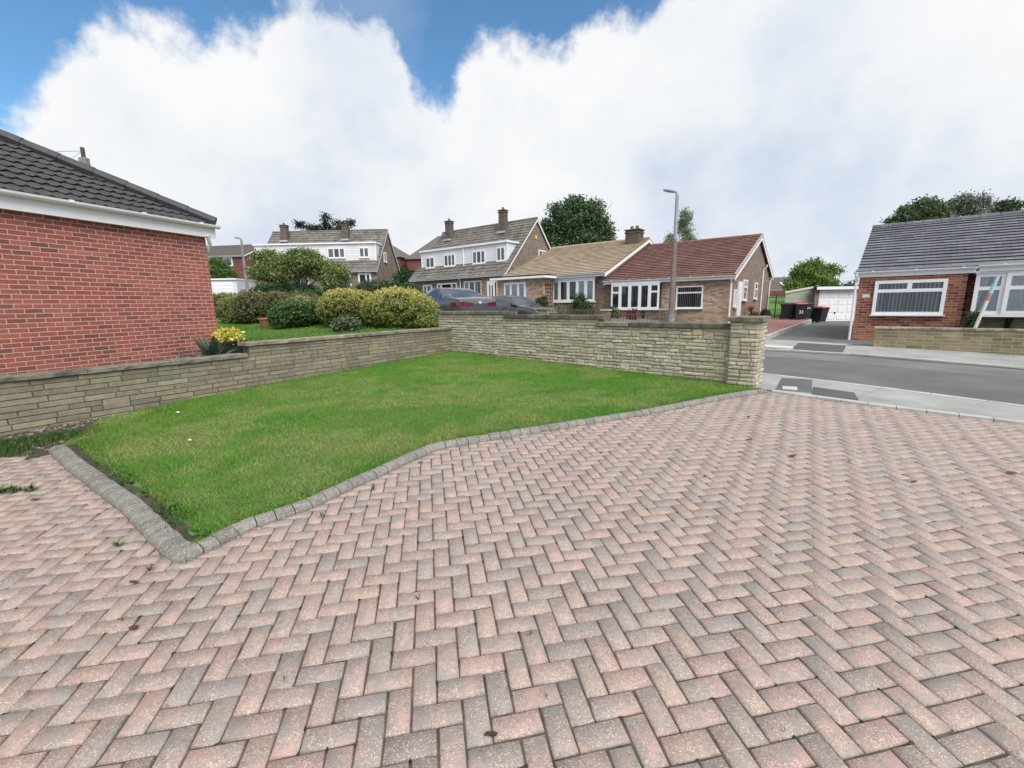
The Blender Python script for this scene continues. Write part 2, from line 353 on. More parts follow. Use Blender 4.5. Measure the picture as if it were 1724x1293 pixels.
strip('drive_edging', [tuple(p) for p in resample(drive_edge, 40)], -.06, .06, 'concrete', .030, .06, .004, h0)
# far pavement and drives
strip('far_pavement', [(6.0, 12.3), (6.98, 12.02), (7.48, 11.49), (8.39, 10.7), (10.163, 8.453), (12.6, 5), (15.5, 0)], -.1, 2.35, 'pave_concrete', .03, .06)
far_k = resample(far_edge[1:], 24); strip('far_kerb', [tuple(p) for p in far_k], .0, .12, 'concrete', .045, .08, .006)
fz = lambda x, y: hz(x, y) * (1 - sm((y - 13) / 4)) + .385 * sm((y - 13) / 4)
plate('tarmac_drive', [(7.5, 11.6), (8.35, 10.9), (9.45, 12.15), (10.2, 11.95), (11.6, 13.6), (21, 22.5), (21, 27), (17.6, 27), (9.3, 15.2), (7.6, 13.3)], 'asphalt_mid', .0, .05, lambda x, y: .385 if y > 13 else hz(x, y) + .034)
mb = MB(); prism(mb, [(7.52, 11.55), (8.33, 10.8), (9.4, 12.1), (8.6, 12.9)], lambda x, y: hz(x, y) - .02, lambda x, y: hz(x, y) + .040); setting(mb.build('pavement_patch', 'asphalt_new'))
mb = MB(); prism(mb, [(8.5, 12.92), (9.42, 12.1), (9.48, 12.18), (8.56, 13.0)], lambda x, y: hz(x, y) - .02, lambda x, y: hz(x, y) + .046); setting(mb.build('drive_edging', 'path_light'))
mb = MB(); prism(mb, [(7.2, 12.5), (7.82, 11.95), (7.52, 11.5), (6.9, 12.05)], lambda x, y: hz(x, y) - .02, lambda x, y: hz(x, y) + .052); setting(mb.build('dropped_kerb', 'path_light'))
# raised block-paved drive of the red-roofed bungalow, held by a low kerb wall
plate('block_drive', [(7.6, 13.6), (9.15, 15.2), (17.0, 24.6), (18.0, 26.5), (18.0, 27.6), (14.6, 27.6), (9.3, 18.9), (6.6, 15.0)], 'stripe_red_block', .0, .4, lambda x, y: .44 + .012 * (y - 13.6))
mb = MB(Frame((9.15, 15.1), (.64, .768)))
for k in range(24): a = k * .52 - 1.6; mb.box(a + .004, a + .516, -.06, .05, .2, .53 + .0075 * a)
setting(mb.build('drive_kerb', 'concrete'))
# grassy bank and boundary beyond
bank = MB(); prism(bank, [(13, 27.65), (23, 27.65), (46, 49), (20, 49)], lambda x, y: .3, lambda x, y: .60 + (y - 27.65) * .073); setting(bank.build('grass_bank', 'field'))

# ------------------------------------------------------------------ block paving, laid block by block
YAW = .1879; U = Vector((math.cos(YAW), math.sin(YAW))); V2 = Vector((-U.y, U.x))
LAWN_BACK = [(3.95, 6.98), (3.77, 7.36), (CX, CY), (-4.75, 7.29), (-5.45, 5.55)]
kerb_line = [(-4.94, 4.40), (-4.30, 3.94), (-3.05, 3.11), (-2.17, 2.46), (-2.04, 2.42), (-1.95, 2.58), (-1.86, 2.81), (-1.57, 3.08), (-1.34, 3.46), (-.96, 4.07), (-.79, 4.33), (-.62, 4.43), (-.22, 4.62), (1.01, 5.19), (1.89, 5.60), (2.96, 6.20), (3.6, 6.53), (4.05, 6.72)]
def offs(line, o):
    L = [Vector(p) for p in line]; out = []
    for i in range(len(L)):
        a = (L[i] - L[max(i - 1, 0)]); b = (L[min(i + 1, len(L) - 1)] - L[i]); a = a if a.length else b; b = b if b.length else a
        na, nb = Vector((-a.y, a.x)).normalized(), Vector((-b.y, b.x)).normalized(); n = (na + nb).normalized(); p = L[i] + n * (o(i) if callable(o) else o) / max(.5, n.dot(na)); out.append((p.x, p.y))
    return out
lawn_edge = offs(kerb_line, .06) + LAWN_BACK
mown = offs([kerb_line[0], kerb_line[1], kerb_line[2], (-2.12, 2.44), (-1.97, 2.56)] + kerb_line[6:], lambda i: (.21, .20, .21, .20, .13)[i] if i < 5 else .105) + LAWN_BACK
def inside(P, poly):
    c = False; x, y = P
    for (x0, y0), (x1, y1) in zip(poly, poly[1:] + poly[:1]):
        if (y0 > y) != (y1 > y) and x < (x1 - x0) * (y - y0) / (y1 - y0) + x0: c = not c
    return c
lawn_in = [(-5.0, 4.72), (-2.12, 2.86), (-1.02, 4.42), (3.6, 6.85), (3.9, 7.3), (CX, CY), (-5.0, 7.0), (-7, 6.5), (-7, 4.45)]
def right_of_edge(x, y):
    for (x0, y0), (x1, y1) in zip(drive_edge, drive_edge[1:]):
        if min(y0, y1) - .01 <= y <= max(y0, y1) + .3:
            if x > x0 + (x1 - x0) * (y - y0) / (y1 - y0) + .03: return True
    return False
pal = [((.40, .255, .212), 5), ((.365, .265, .225), 5), ((.315, .255, .22), 5), ((.26, .228, .20), 4), ((.225, .21, .19), 3), ((.385, .275, .205), 2), ((.35, .272, .205), 2)]
pc = [p for p, w in pal for _ in range(w)]
pv, pf, pcol = [], [], []
vn = lambda x, y, k, ph: math.sin(x * k + ph) * math.sin(y * k * 1.13 + ph * 2) + .6 * math.sin(x * k * 2.3 - y * k * 1.9 + ph)
for I in range(-90, 95):
    for J in range(-32, 112):
        q = (I - J) % 4
        if q == 0: w, h = 2, 1
        elif q == 3: w, h = 1, 2
        else: continue
        c = U * ((I + .62 + w / 2) * .1) + V2 * ((J + .20 + h / 2) * .1)
        if not (-9 < c.x < 10 and -1.2 < c.y < 8): continue
        if inside(c, lawn_in) or right_of_edge(c.x, c.y): continue
        if c.x < -4.9 and c.y > 4.3 + random.uniform(-.05, .08): continue
        g = random.uniform(.0028, .0048); ch = .0055
        hw, hh = w * .05 - g, h * .05 - g
        zt = random.gauss(0, .0016) - (.006 if random.random() < .012 else 0); tx, ty = random.gauss(0, .006), random.gauss(0, .006); rot = random.gauss(0, .008)
        i = len(pv); cr, sr = math.cos(rot), math.sin(rot)
        for a, b, dz in ((hw, hh, -.008), (hw - ch, hh - ch, 0), (hw, hh, -.03)):
            for sx, sy in ((-1, -1), (1, -1), (1, 1), (-1, 1)):
                a_, b_ = (a + random.gauss(0, .0012), b + random.gauss(0, .0012)) if dz > -.02 else (a, b); lx, ly = sx * a_ * cr - sy * b_ * sr, sx * a_ * sr + sy * b_ * cr
                p = c + U * lx + V2 * ly; pv.append((p.x, p.y, h0(p.x, p.y) + zt + lx * tx + ly * ty + dz))
        base = random.choice(pc); k = random.uniform(.89, 1.10); wear = .5 + .25 * vn(c.x, c.y, 1.1, 2)
        base = tuple(min(.6, (b * .52 + a * .48) * k * .93) for a, b in zip((.385, .285, .255), base))
        for qd in ((4, 5, 6, 7), (0, 1, 5, 4), (1, 2, 6, 5), (2, 3, 7, 6), (3, 0, 4, 7), (8, 9, 1, 0), (9, 10, 2, 1), (10, 11, 3, 2), (11, 8, 0, 3)):
            pf.append([i + z for z in qd]); pcol.append(base)
def pavermat():
    m = M['paver']; nt = m.node_tree; b = nt.nodes['Principled BSDF']
    src = b.inputs['Base Color'].links[0].from_socket
    f = noise(nt, 14, 3); c = mix(nt, src, (.25, .235, .222), ramp(nt, f, [(.48, (0, 0, 0)), (.62, (.65,) * 3)])); f3 = noise(nt, 11, 3); c = mix(nt, c, (.47, .285, .245), ramp(nt, f3, [(.55, (0, 0, 0)), (.70, (.6,) * 3)]))
    b.inputs['Specular IOR Level'].default_value = .8; b.inputs['Roughness'].default_value = .5; f2 = noise(nt, .55, 4); c = mix(nt, c, (.44, .35, .25), ramp(nt, f2, [(.58, (0, 0, 0)), (.76, (.30,) * 3)]))
    nt.links.new(c, b.inputs['Base Color'])
pavermat()
setting(mesh_object('driveway', np.array(pv), np.array(pf), 'paver', None, None, False, pcol, None, False))
plate('drive_bed', [(-9, -1.5), (9.2, -1.5), (8.7, 2.6), (6.14, 5.0), (4.94, 6.0), (4.17, 6.78), (-6.4, 4.9), (-9, 4.4)], 'joint_sand', -.011, .05, h0)
plate('gravel_strip', [(-9, 4.2), (-4.9, 4.3), (-4.8, 4.75), (-5.1, 6.5), (-5.7, 6.3), (-6.2, 5.0), (-9, 2.0)], 'earth', .004, .05, h0)
# kerb blocks round the lawn
kb = MB(); kr = resample(kerb_line, 420); L = [0]
for a, b in zip(kr, kr[1:]): L.append(L[-1] + (b - a).length)
def kp(t):
    t = max(0, min(L[-1] - 1e-4, t)); k = next(i for i in range(len(L) - 1) if L[i + 1] >= t); d = (kr[k + 1] - kr[k])
    return kr[k] + d * ((t - L[k]) / max(1e-9, d.length)), d.normalized()
t = 0; corner = 3.55
while t < L[-1]:
    w = .104 if t < corner - .1 else .128
    if abs(t - corner) < .12: w = .10
    a, da = kp(t + .0035); b, db = kp(min(t + w - .0035, L[-1])); wid = .135 if t < corner - .05 else .100
    na, nb = Vector((-da.y, da.x)), Vector((-db.y, db.x)); hgt = .060 + random.gauss(0, .0015)
    kb.cur = shade((.19, .185, .172), .84, 1.15); prof = [(0, -.05), (0, hgt - .04), (.012, hgt - .018), (.045, hgt), (wid - .012, hgt), (wid, hgt - .01), (wid, -.05)]
    j = random.gauss(0, .002); i = kb.add([(P.x + n_.x * (o + j), P.y + n_.y * (o + j), h0(P.x, P.y) + z) for P, n_ in ((a, na), (b, nb)) for o, z in prof], True); k = len(prof)
    for q in range(k - 1): kb.face((i + q, i + k + q, i + k + q + 1, i + q + 1))
    kb.face([i + q for q in range(k)]); kb.face([i + k + q for q in reversed(range(k))]); t += w
setting(kb.build('lawn_kerb', 'kerb'))
lz = lambda x, y: h0(x, y) + .032
plate('lawn', lawn_edge, 'lawn_soil', 0.0, .06, lz)

# ------------------------------------------------------------------ grass
def vnoise(x, y, sc, seed):
    r = np.random.default_rng(seed); g = r.random((128, 128)); X, Y = x * sc + 500, y * sc + 500
    i, j = np.floor(X).astype(int), np.floor(Y).astype(int); u, v = X - i, Y - j; u, v = u * u * (3 - 2 * u), v * v * (3 - 2 * v)
    f = lambda a, b: g[a % 128, b % 128]
    return (f(i, j) * (1 - u) + f(i + 1, j) * u) * (1 - v) + (f(i, j + 1) * (1 - u) + f(i + 1, j + 1) * u) * v
def inside_np(x, y, poly):
    c = np.zeros(len(x), dtype=bool)
    for (x0, y0), (x1, y1) in zip(poly, poly[1:] + poly[:1]):
        k = ((y0 > y) != (y1 > y)) & (x < (x1 - x0) * (y - y0) / ((y1 - y0) if y1 != y0 else 1e-9) + x0); c ^= k
    return c
def blades(name, poly, n, z, hgt, wid, dens=None, colour=None):
    P = np.array(poly); lo, hi = P.min(0), P.max(0)
    x = RNG.uniform(lo[0], hi[0], n); y = RNG.uniform(lo[1], hi[1], n); k = inside_np(x, y, poly)
    if dens is not None: k &= RNG.random(n) < dens(x, y)
    x, y = x[k], y[k]; n = len(x); zz = np.array([z(a, b) for a, b in zip(x, y)])
    a = RNG.uniform(0, 2 * np.pi, n); big = vnoise(x, y, 1.3, 3); fine = vnoise(x, y, 7, 5)
    h = hgt * RNG.uniform(.5, 1.25, n) * (.7 + .6 * fine); w = wid * RNG.uniform(.7, 1.3, n)
    lean = RNG.normal(0, .55, (n, 2)) * h[:, None]
    dx, dy = np.cos(a) * w / 2, np.sin(a) * w / 2
    Vx = np.zeros((n, 3, 3)); Vx[:, 0] = np.stack([x - dx, y - dy, zz], 1); Vx[:, 1] = np.stack([x + dx, y + dy, zz], 1); Vx[:, 2] = np.stack([x + lean[:, 0], y + lean[:, 1], zz + h], 1)
    col = colour(x, y, n)
    return mesh_object(name, Vx.reshape(-1, 3), np.arange(n * 3).reshape(-1, 3), 'grass', None, None, False, col, None, False)
def lawn_col(x, y, n):
    dry = np.clip((vnoise(x, y, 1.1, 8) * .55 + vnoise(x, y, 3.7, 9) * .45 - .44) * 5.5, 0, 1) * np.clip(1.25 - .08 * (y - 3), .35, 1)
    lush = np.clip((vnoise(x, y, .9, 21) * .6 + vnoise(x, y, 4, 22) * .4 - .42) * 4.5, 0, 1)
    g1, g2, d1 = np.array((.125, .305, .028)), np.array((.085, .325, .018)), np.array((.42, .42, .17))
    c = g1[None] * (1 - lush[:, None]) + g2[None] * lush[:, None]
    m = np.clip(dry * .50 + RNG.normal(0, .09, n), 0, .85)[:, None]; c = c * (1 - m) + d1[None] * m
    return c * RNG.uniform(.8, 1.2, n)[:, None]
plate('bare_soil', lawn_edge[:4] + [mown[3], mown[2], mown[1], mown[0]], 'earth', .004, .03, lz)
setting(blades('lawn_grass', mown, 430000, lz, .029, .0055, None, lawn_col), 'stuff')
# longer untrimmed grass along the kerb and under the walls
def edge_dens(x, y):
    d = np.full(len(x), 9.)
    for pl in (mown[:17], [(3.77, 7.36), (CX, CY), (-4.75, 7.29)]):
        for (x0, y0), (x1, y1) in zip(pl, pl[1:]):
            t = np.clip(((x - x0) * (x1 - x0) + (y - y0) * (y1 - y0)) / ((x1 - x0) ** 2 + (y1 - y0) ** 2), 0, 1)
            d = np.minimum(d, np.hypot(x - x0 - t * (x1 - x0), y - y0 - t * (y1 - y0)))
    return np.clip(1.1 - d / .16, 0, 1)
setting(blades('edge_grass', mown, 260000, lambda x, y: lz(x, y) - .02, .065, .008, edge_dens, lambda x, y, n: np.array((.075, .19, .024))[None] * RNG.uniform(.5, 1.4, n)[:, None]), 'stuff')
nl_poly = [(-2.0, 12.0), (-5.2, 7.2), (-6.5, 9.5), (-13, 19), (-9, 18.2)]
setting(blades('verge_grass', lawn_edge[:4] + [mown[3], mown[2], mown[1], mown[0]], 26000, lz, .035, .006, lambda x, y: np.clip((vnoise(x, y, 5, 41) - .3) * 2.2, 0, .9), lambda x, y, n: np.array((.05, .12, .02))[None] * RNG.uniform(.5, 1.4, n)[:, None]), 'stuff')
setting(blades('neighbour_grass', nl_poly, 90000, lambda x, y: hz(x, y) + .02, .05, .02, None, lambda x, y, n: np.array((.12, .25, .04))[None] * RNG.uniform(.6, 1.3, n)[:, None] * (.8 + .4 * vnoise(x, y, 1, 4))[:, None]), 'stuff')
def weedy(x, y): return np.clip((vnoise(x, y, 2.2, 31) - .42) * 4, 0, 1)
setting(blades('strip_grass', [(-8, 3.9), (-5.0, 4.3), (-4.75, 4.75), (-5.2, 5.3), (-6.0, 4.6), (-8, 4.2)], 30000, lambda x, y: h0(x, y), .06, .008, weedy, lambda x, y, n: np.array((.06, .12, .025))[None] * RNG.uniform(.5, 1.4, n)[:, None]), 'stuff')

# ------------------------------------------------------------------ foliage
def leaf_quads(C, size, up=None):
    n = len(C); d = RNG.normal(size=(n, 3)); d /= np.linalg.norm(d, axis=1)[:, None]
    if up is not None: d = d * (1 - up) + np.array((0, 0, 1)) * up * RNG.choice((1, 1, -1), n)[:, None]; d /= np.linalg.norm(d, axis=1)[:, None]
    r = RNG.normal(size=(n, 3)); a = np.cross(d, r); a /= np.linalg.norm(a, axis=1)[:, None]; b = np.cross(d, a)
    s = size * RNG.uniform(.6, 1.3, n)[:, None]
    Q = np.stack([C - a * s, C - b * s * .45, C + a * s, C + b * s * .45], 1)
    return Q.reshape(-1, 3), np.arange(n * 4).reshape(-1, 4)
def blob_points(blobs, n, shell=.45, clump=.22, per=14, ragged=(.86, 1.08)):
    w = np.array([b[3] * b[4] * b[5] for b in blobs]) ** .67; w /= w.sum(); m = max(1, n // per)
    k = RNG.choice(len(blobs), m, p=w); B = np.array(blobs)[k]
    d = RNG.normal(size=(m, 3)); d /= np.linalg.norm(d, axis=1)[:, None]; r = (1 - shell * RNG.random(m) ** 1.6) * RNG.uniform(*ragged, m)
    c = B[:, :3] + d * r[:, None] * B[:, 3:6]
    P = np.repeat(c, per, 0) + RNG.normal(0, clump, (m * per, 3)) * np.array((1, 1, .8)); return P, np.repeat(RNG.normal(0, 1, m), per)
def colours(P, t, cols, tip=None, tipz=None):
    n = len(P); c = np.array(cols); f = np.clip(.5 + .28 * t + RNG.normal(0, .18, n), 0, .999) * (len(c) - 1); i = f.astype(int); u = (f - i)[:, None]
    out = c[i] * (1 - u) + c[np.minimum(i + 1, len(c) - 1)] * u
    if tip is not None:
        m = (np.clip((P[:, 2] - tipz[0]) / (tipz[1] - tipz[0]), 0, 1) * .9 + RNG.normal(0, .25, n)); m = np.clip(m, 0, 1)[:, None] ** 1.3; out = out * (1 - m) + np.array(tip)[None] * m
    return out * RNG.uniform(.95, 1.6, n)[:, None]
def lump(mb, c, r, seed, amp=.12, k=18):
    rr = random.Random(seed); ph = [rr.uniform(0, 6) for _ in range(6)]; rings = []
    for i in range(k // 2 + 1):
        th = math.pi * i / (k // 2); row = []
        for j in range(k):
            f = 2 * math.pi * j / k; q = 1 + amp * (math.sin(3 * f + ph[0]) * math.sin(2 * th + ph[1]) + .6 * math.sin(5 * f + ph[2] + 3 * th) + .4 * math.sin(7 * th + ph[3]))
            row.append((c[0] + r[0] * q * math.sin(th) * math.cos(f), c[1] + r[1] * q * math.sin(th) * math.sin(f), c[2] + r[2] * q * math.cos(th)))
        rings.append(mb.add(row, True))
    for A, B in zip(rings, rings[1:]):
        for j in range(k): mb.face((B + j, B + (j + 1) % k, A + (j + 1) % k, A + j))
def bush(name, label, cat, base, blobs_, n, size, cols, core=(.02, .03, .012), group=None, tip=None, tipz=None, shell=.25, clump=.07, per=10, corescale=.74, hk=.92):
    """hedge plants and shrubs: woody inner mass and leaves of its own"""
    k_ = hk if name == 'hedge_bush' else 1
    blobs = [(b[0], b[1], b[2] * k_, b[3], b[4], b[5] * k_) for b in blobs_]
    t = thing(name, base, label, cat, group); mb = MB(); mb.cur = core
    for i, b in enumerate(blobs): lump(mb, (base[0] + b[0], base[1] + b[1], base[2] + b[2]), tuple(x * corescale for x in b[3:6]), i + len(name))
    mb.build('branches', 'leaf', t, None, True)
    W = [(base[0] + b[0], base[1] + b[1], base[2] + b[2], *b[3:6]) for b in blobs]
    P, tt = blob_points(W, n, shell, clump * (.6 if name == 'hedge_bush' else 1), per, (.94, 1.03) if name == 'hedge_bush' else (.86, 1.08)); k = P[:, 2] > base[2] - .02; P, tt = P[k], tt[k]
    Q, F = leaf_quads(P, size)
    mesh_object('foliage', Q, F, 'leaf', t, None, False, colours(P, tt, cols, tip, tipz), None, False); return t
def tree(name, label, base, trunk, blobs, n, size, cols, group=None, shell=.6, clump=.3, per=24, limb=.5, cat='tree', limbs=None, bark='bark', lobes=7):
    t = thing(name, base, label, cat, group); mb = MB(); b0 = Vector(base)
    top = b0 + Vector((0, 0, trunk[1])); r0 = trunk[0]
    mb.tube([b0 - Vector((0, 0, .3)), b0 + Vector((.03, 0, trunk[1] * .5)), top], [r0 * 1.25, r0, r0 * .8], 8)
    for b in (limbs or blobs):
        c = b0 + Vector(b[:3]); m = top.lerp(c, .5) + Vector((random.uniform(-.2, .2), random.uniform(-.2, .2), random.uniform(-.1, .25))) * limb
        mb.tube([top - Vector((0, 0, trunk[1] * random.uniform(.05, .45))), m, c], [r0 * .55, r0 * .35, r0 * .1], 6)
        for _ in range(3):
            e = c + Vector((random.uniform(-1, 1) * b[3], random.uniform(-1, 1) * b[4], random.uniform(-.3, .9) * b[5])); mb.tube([m.lerp(c, .4), m.lerp(e, .6) + Vector((0, 0, .1)), e], [r0 * .25, r0 * .14, r0 * .04], 5)
    mb.build('trunk', bark, t, None, True)
    W = []; rr = random.Random(len(label))
    for b in blobs:
        W.append((base[0] + b[0], base[1] + b[1], base[2] + b[2], *[x * .8 for x in b[3:6]]))
        for _ in range(lobes):
            a, e = rr.uniform(0, 2 * math.pi), rr.uniform(-.5, 1.4); k = rr.uniform(.22, .40); q = rr.uniform(.75, 1.0)
            W.append((base[0] + b[0] + b[3] * q * math.cos(a) * math.cos(e), base[1] + b[1] + b[4] * q * math.sin(a) * math.cos(e), base[2] + b[2] + b[5] * q * math.sin(e), b[3] * k, b[4] * k, b[5] * k))
    P, tt = blob_points(W, n, shell, clump, per); Q, F = leaf_quads(P, size)
    mesh_object('crown', Q, F, 'leaf', t, None, False, colours(P, tt, cols), None, False); return t

# ------------------------------------------------------------------ stone walls
def rock(mb, F, s0, s1, n, z0, z1, depth, cellw=.035, rough=1, g=.0045):
    """one split-faced stone standing proud of the bed joint"""
    nx = max(4, int((s1 - s0) / cellw)); nz_ = 4 if z1 - z0 < .09 else 6
    s0 += g; s1 -= g; z0 += g * .9; z1 -= g * .9; idx = []
    tilt = random.gauss(0, .15) * depth; bul = random.uniform(.6, 1.25) * depth
    au, av = .012 * rough / (s1 - s0), .011 * rough / (z1 - z0)
    US = [0, au] + [au + (1 - 2 * au) * k / (nx - 2) for k in range(1, nx - 2)] + [1 - au, 1]; VS = [0, av] + [av + (1 - 2 * av) * k / (nz_ - 2) for k in range(1, nz_ - 2)] + [1 - av, 1]
    for j in range(nz_ + 1):
        row = []
        for i in range(nx + 1):
            u, v = US[i], VS[j]; e = 0 if i in (0, nx) or j in (0, nz_) else 1
            d = bul * (.15 + .85 * min(1, e)) * (1 + .25 * math.sin(u * 5 + s0 * 9)) if e > 0 else 0
            if e > 0: d += random.gauss(0, .0019 * min(1, rough) ** 2) + tilt * (u - .5) * 2
            row.append((s0 + (s1 - s0) * u + random.gauss(0, .0012), n - d, z0 + (z1 - z0) * v + random.gauss(0, .0011)))
        idx.append(mb.add(row))
    for j in range(nz_):
        for i in range(nx): mb.face((idx[j] + i, idx[j] + i + 1, idx[j + 1] + i + 1, idx[j + 1] + i))
def stonework(mb, F, s0, s1, n, zb, zt, row=.066, cols=None, depth=.021, lens=(.14, .42), pj=.10, jump=(.13, .22), rough=1.2, g=.0045):
    """random-coursed walling: thin courses with taller jumpers through two courses; zb is a function of s"""
    zmin = min(zb(s0), zb(s1)) - row; nrow = int(round((zt - zmin) / row)); blocked = []
    for r in range(nrow):
        z0 = zt - (r + 1) * row; z1 = z0 + row; nb = []; s = s0
        while s < s1 - 1e-4:
            hit = next((b for b in blocked if b[0] - 1e-4 <= s < b[1] - 1e-4), None)
            if hit: s = hit[1]; continue
            lim = min([b[0] for b in blocked if b[0] > s] + [s1])
            w = random.uniform(*lens); jmp = random.random() < pj and r + 1 < nrow
            if jmp: w = random.uniform(*jump)
            if lim - s - w < .07: w = lim - s; jmp = jmp and w < .3
            mb.cur = shade(random.choice(cols), .84, 1.14); zz0 = z0 - (row if jmp else 0)
            mid = zb((s + s + w) / 2)
            if z1 > mid - .01: rock(mb, F, s, s + w, n, zz0, z1, depth * random.uniform(.7, 1.2), .045 if rough > 1 else .08, rough, g)
            if jmp: nb.append((s, s + w))
            s += w
        blocked = nb
def coping(mb, s0, s1, n0, n1, z0, z1, cols, length=.62, jit=.004):
    s = s0
    while s < s1 - .01:
        w = random.uniform(.8, 1.25) * length
        if s1 - s - w < .25: w = s1 - s
        mb.cur = shade(random.choice(cols), .8, 1.2); k = max(3, int(w / .07)); idx = []
        for i in range(k + 1):
            a = s + .003 + (w - .006) * i / k; e = lambda m=jit: random.gauss(0, m)
            idx.append(mb.add([(a, n0 + e(), z0 + e(.002)), (a, n0 + e(.003), z1 - .012 + e(.003)), (a, n0 + .014 + e(.003), z1 + e(.0015)), (a, n1 - .01, z1 + e(.0015)), (a, n1, z1 - .012), (a, n1, z0)]))
        for A, B in zip(idx, idx[1:]):
            for q in range(6): mb.face((A + q, B + q, B + (q + 1) % 6, A + (q + 1) % 6))
        mb.face([idx[0] + q for q in reversed(range(6))]); mb.face([idx[-1] + q for q in range(6)]); s += w
yst = [(.43, .405, .315), (.40, .375, .29), (.47, .44, .35), (.355, .34, .265), (.42, .38, .27), (.46, .43, .345)]
ost = [(.235, .208, .152), (.26, .23, .168), (.215, .192, .142), (.28, .24, .165), (.242, .216, .16), (.20, .184, .14)]
FB = Frame((CX, CY), (.764, -.645))
def zground(F): return lambda s: h0(*F.p(s, 0, 0)[:2])
t = thing('stone_wall', FB.p(3.3, .1, .28), 'cream split-stone wall stepping down in three levels from the hedge to the gate pillar', 'garden wall')
mb = MB(FB); cm = MB(FB)
stonework(mb, FB, -.52, 7.03, 0, zground(FB), 1.165, cols=yst); stonework(mb, FB, -.52, 4.5, 0, lambda s: 1.185, 1.30, row=.0675, cols=yst, pj=0); stonework(mb, FB, -.52, 1.98, 0, lambda s: 1.32, 1.385, row=.085, cols=yst, pj=0)
for a, b, zt in ((-.52, 1.98, 1.385), (1.98, 4.5, 1.30), (4.5, 7.03, 1.165)):
    cm.box(a, b - .002, .0, .215, h0(*FB.p(a, 0, 0)[:2]) - .3, zt + .003)
mb.build('stone_face', 'stone', t); cm.build('wall_core', 'mortar', t); cc = MB(FB)
for a, b, z in ((-.56, 2.12, 1.385), (1.93, 4.62, 1.30), (4.44, 7.01, 1.165)):
    if a > 0: pass
    coping(cc, a, b if a > 4 else b, -.05, .26, z + .006, z + .086, [(.15, .145, .11), (.20, .19, .145), (.11, .11, .09)])
cc.build('coping', 'coping', t)
FP = Frame(tuple(FB.p(7.05, -.09, 0)[:2]), (.764, -.645))
t = thing('gate_pillar', FP.p(.3, .3, .2), 'square split-stone gate pillar with a flat cap at the end of the stepped wall', 'pillar')
mb = MB(FP); stonework(mb, FP, -.02, .41, 0, zground(FP), 1.285, cols=yst, lens=(.13, .34), pj=.14)
FPr = Frame(tuple(FP.p(.41, 0, 0)[:2]), tuple(FP.n[:2])); mb.F = FPr; stonework(mb, FPr, 0, .50, 0, zground(FPr), 1.285, cols=yst, lens=(.13, .3), pj=.14)
FPl = Frame(tuple(FP.p(-.02, .5, 0)[:2]), tuple((-FP.n)[:2])); mb.F = FPl; stonework(mb, FPl, 0.02, .5, 0, zground(FPl), 1.285, cols=yst, lens=(.13, .3), pj=.14)
mb.build('stone_face', 'stone', t); cm = MB(FP); cm.box(-.018, .408, .0, .5, -.1, 1.288); cm.build('pillar_core', 'mortar', t)
cc = MB(FP); coping(cc, -.07, .47, -.06, .56, 1.292, 1.372, [(.17, .165, .12)], 1.2, .006); cc.build('cap_stone', 'coping', t)
FL = Frame(tuple(Vector((CX, CY, 0)) + LD * 10.2)[:2], tuple((-LD)[:2])) # left wall, s runs from near the camera towards the corner
def s_of(t_): return 10.2 - t_
t = thing('stone_wall', FL.p(5, .1, .25), 'low weathered brown stone wall between the front lawn and the red brick house', 'garden wall')
mb = MB(FL); cm = MB(FL); zg = zground(FL)
kw_ = dict(cols=ost, lens=(.27, .46), depth=.007, jump=(.16, .3), rough=.3, g=.006)
stonework(mb, FL, -1.2, s_of(0), 0, zg, .80, row=.074, pj=.03, **kw_); stonework(mb, FL, s_of(5.33), s_of(0), 0, lambda s: .82, .985, row=.0617, pj=0, **kw_)
for a, b, zt in ((-1.2, s_of(5.33), .80), (s_of(5.33), s_of(.0), .985)):
    cm.box(a, b - .002, .0, .2, -.2, zt + .003)
mb.build('stone_face', 'stone', t); cm.build('wall_core', 'mortar_old', t); cc = MB(FL)
coping(cc, -1.2, s_of(5.36), -.04, .25, .806, .865, [(.16, .155, .125), (.21, .195, .155)], .75); coping(cc, s_of(5.39), s_of(0.02), -.04, .25, .991, 1.05, [(.23, .21, .16), (.26, .24, .18)], .75); cc.build('coping', 'coping', t)

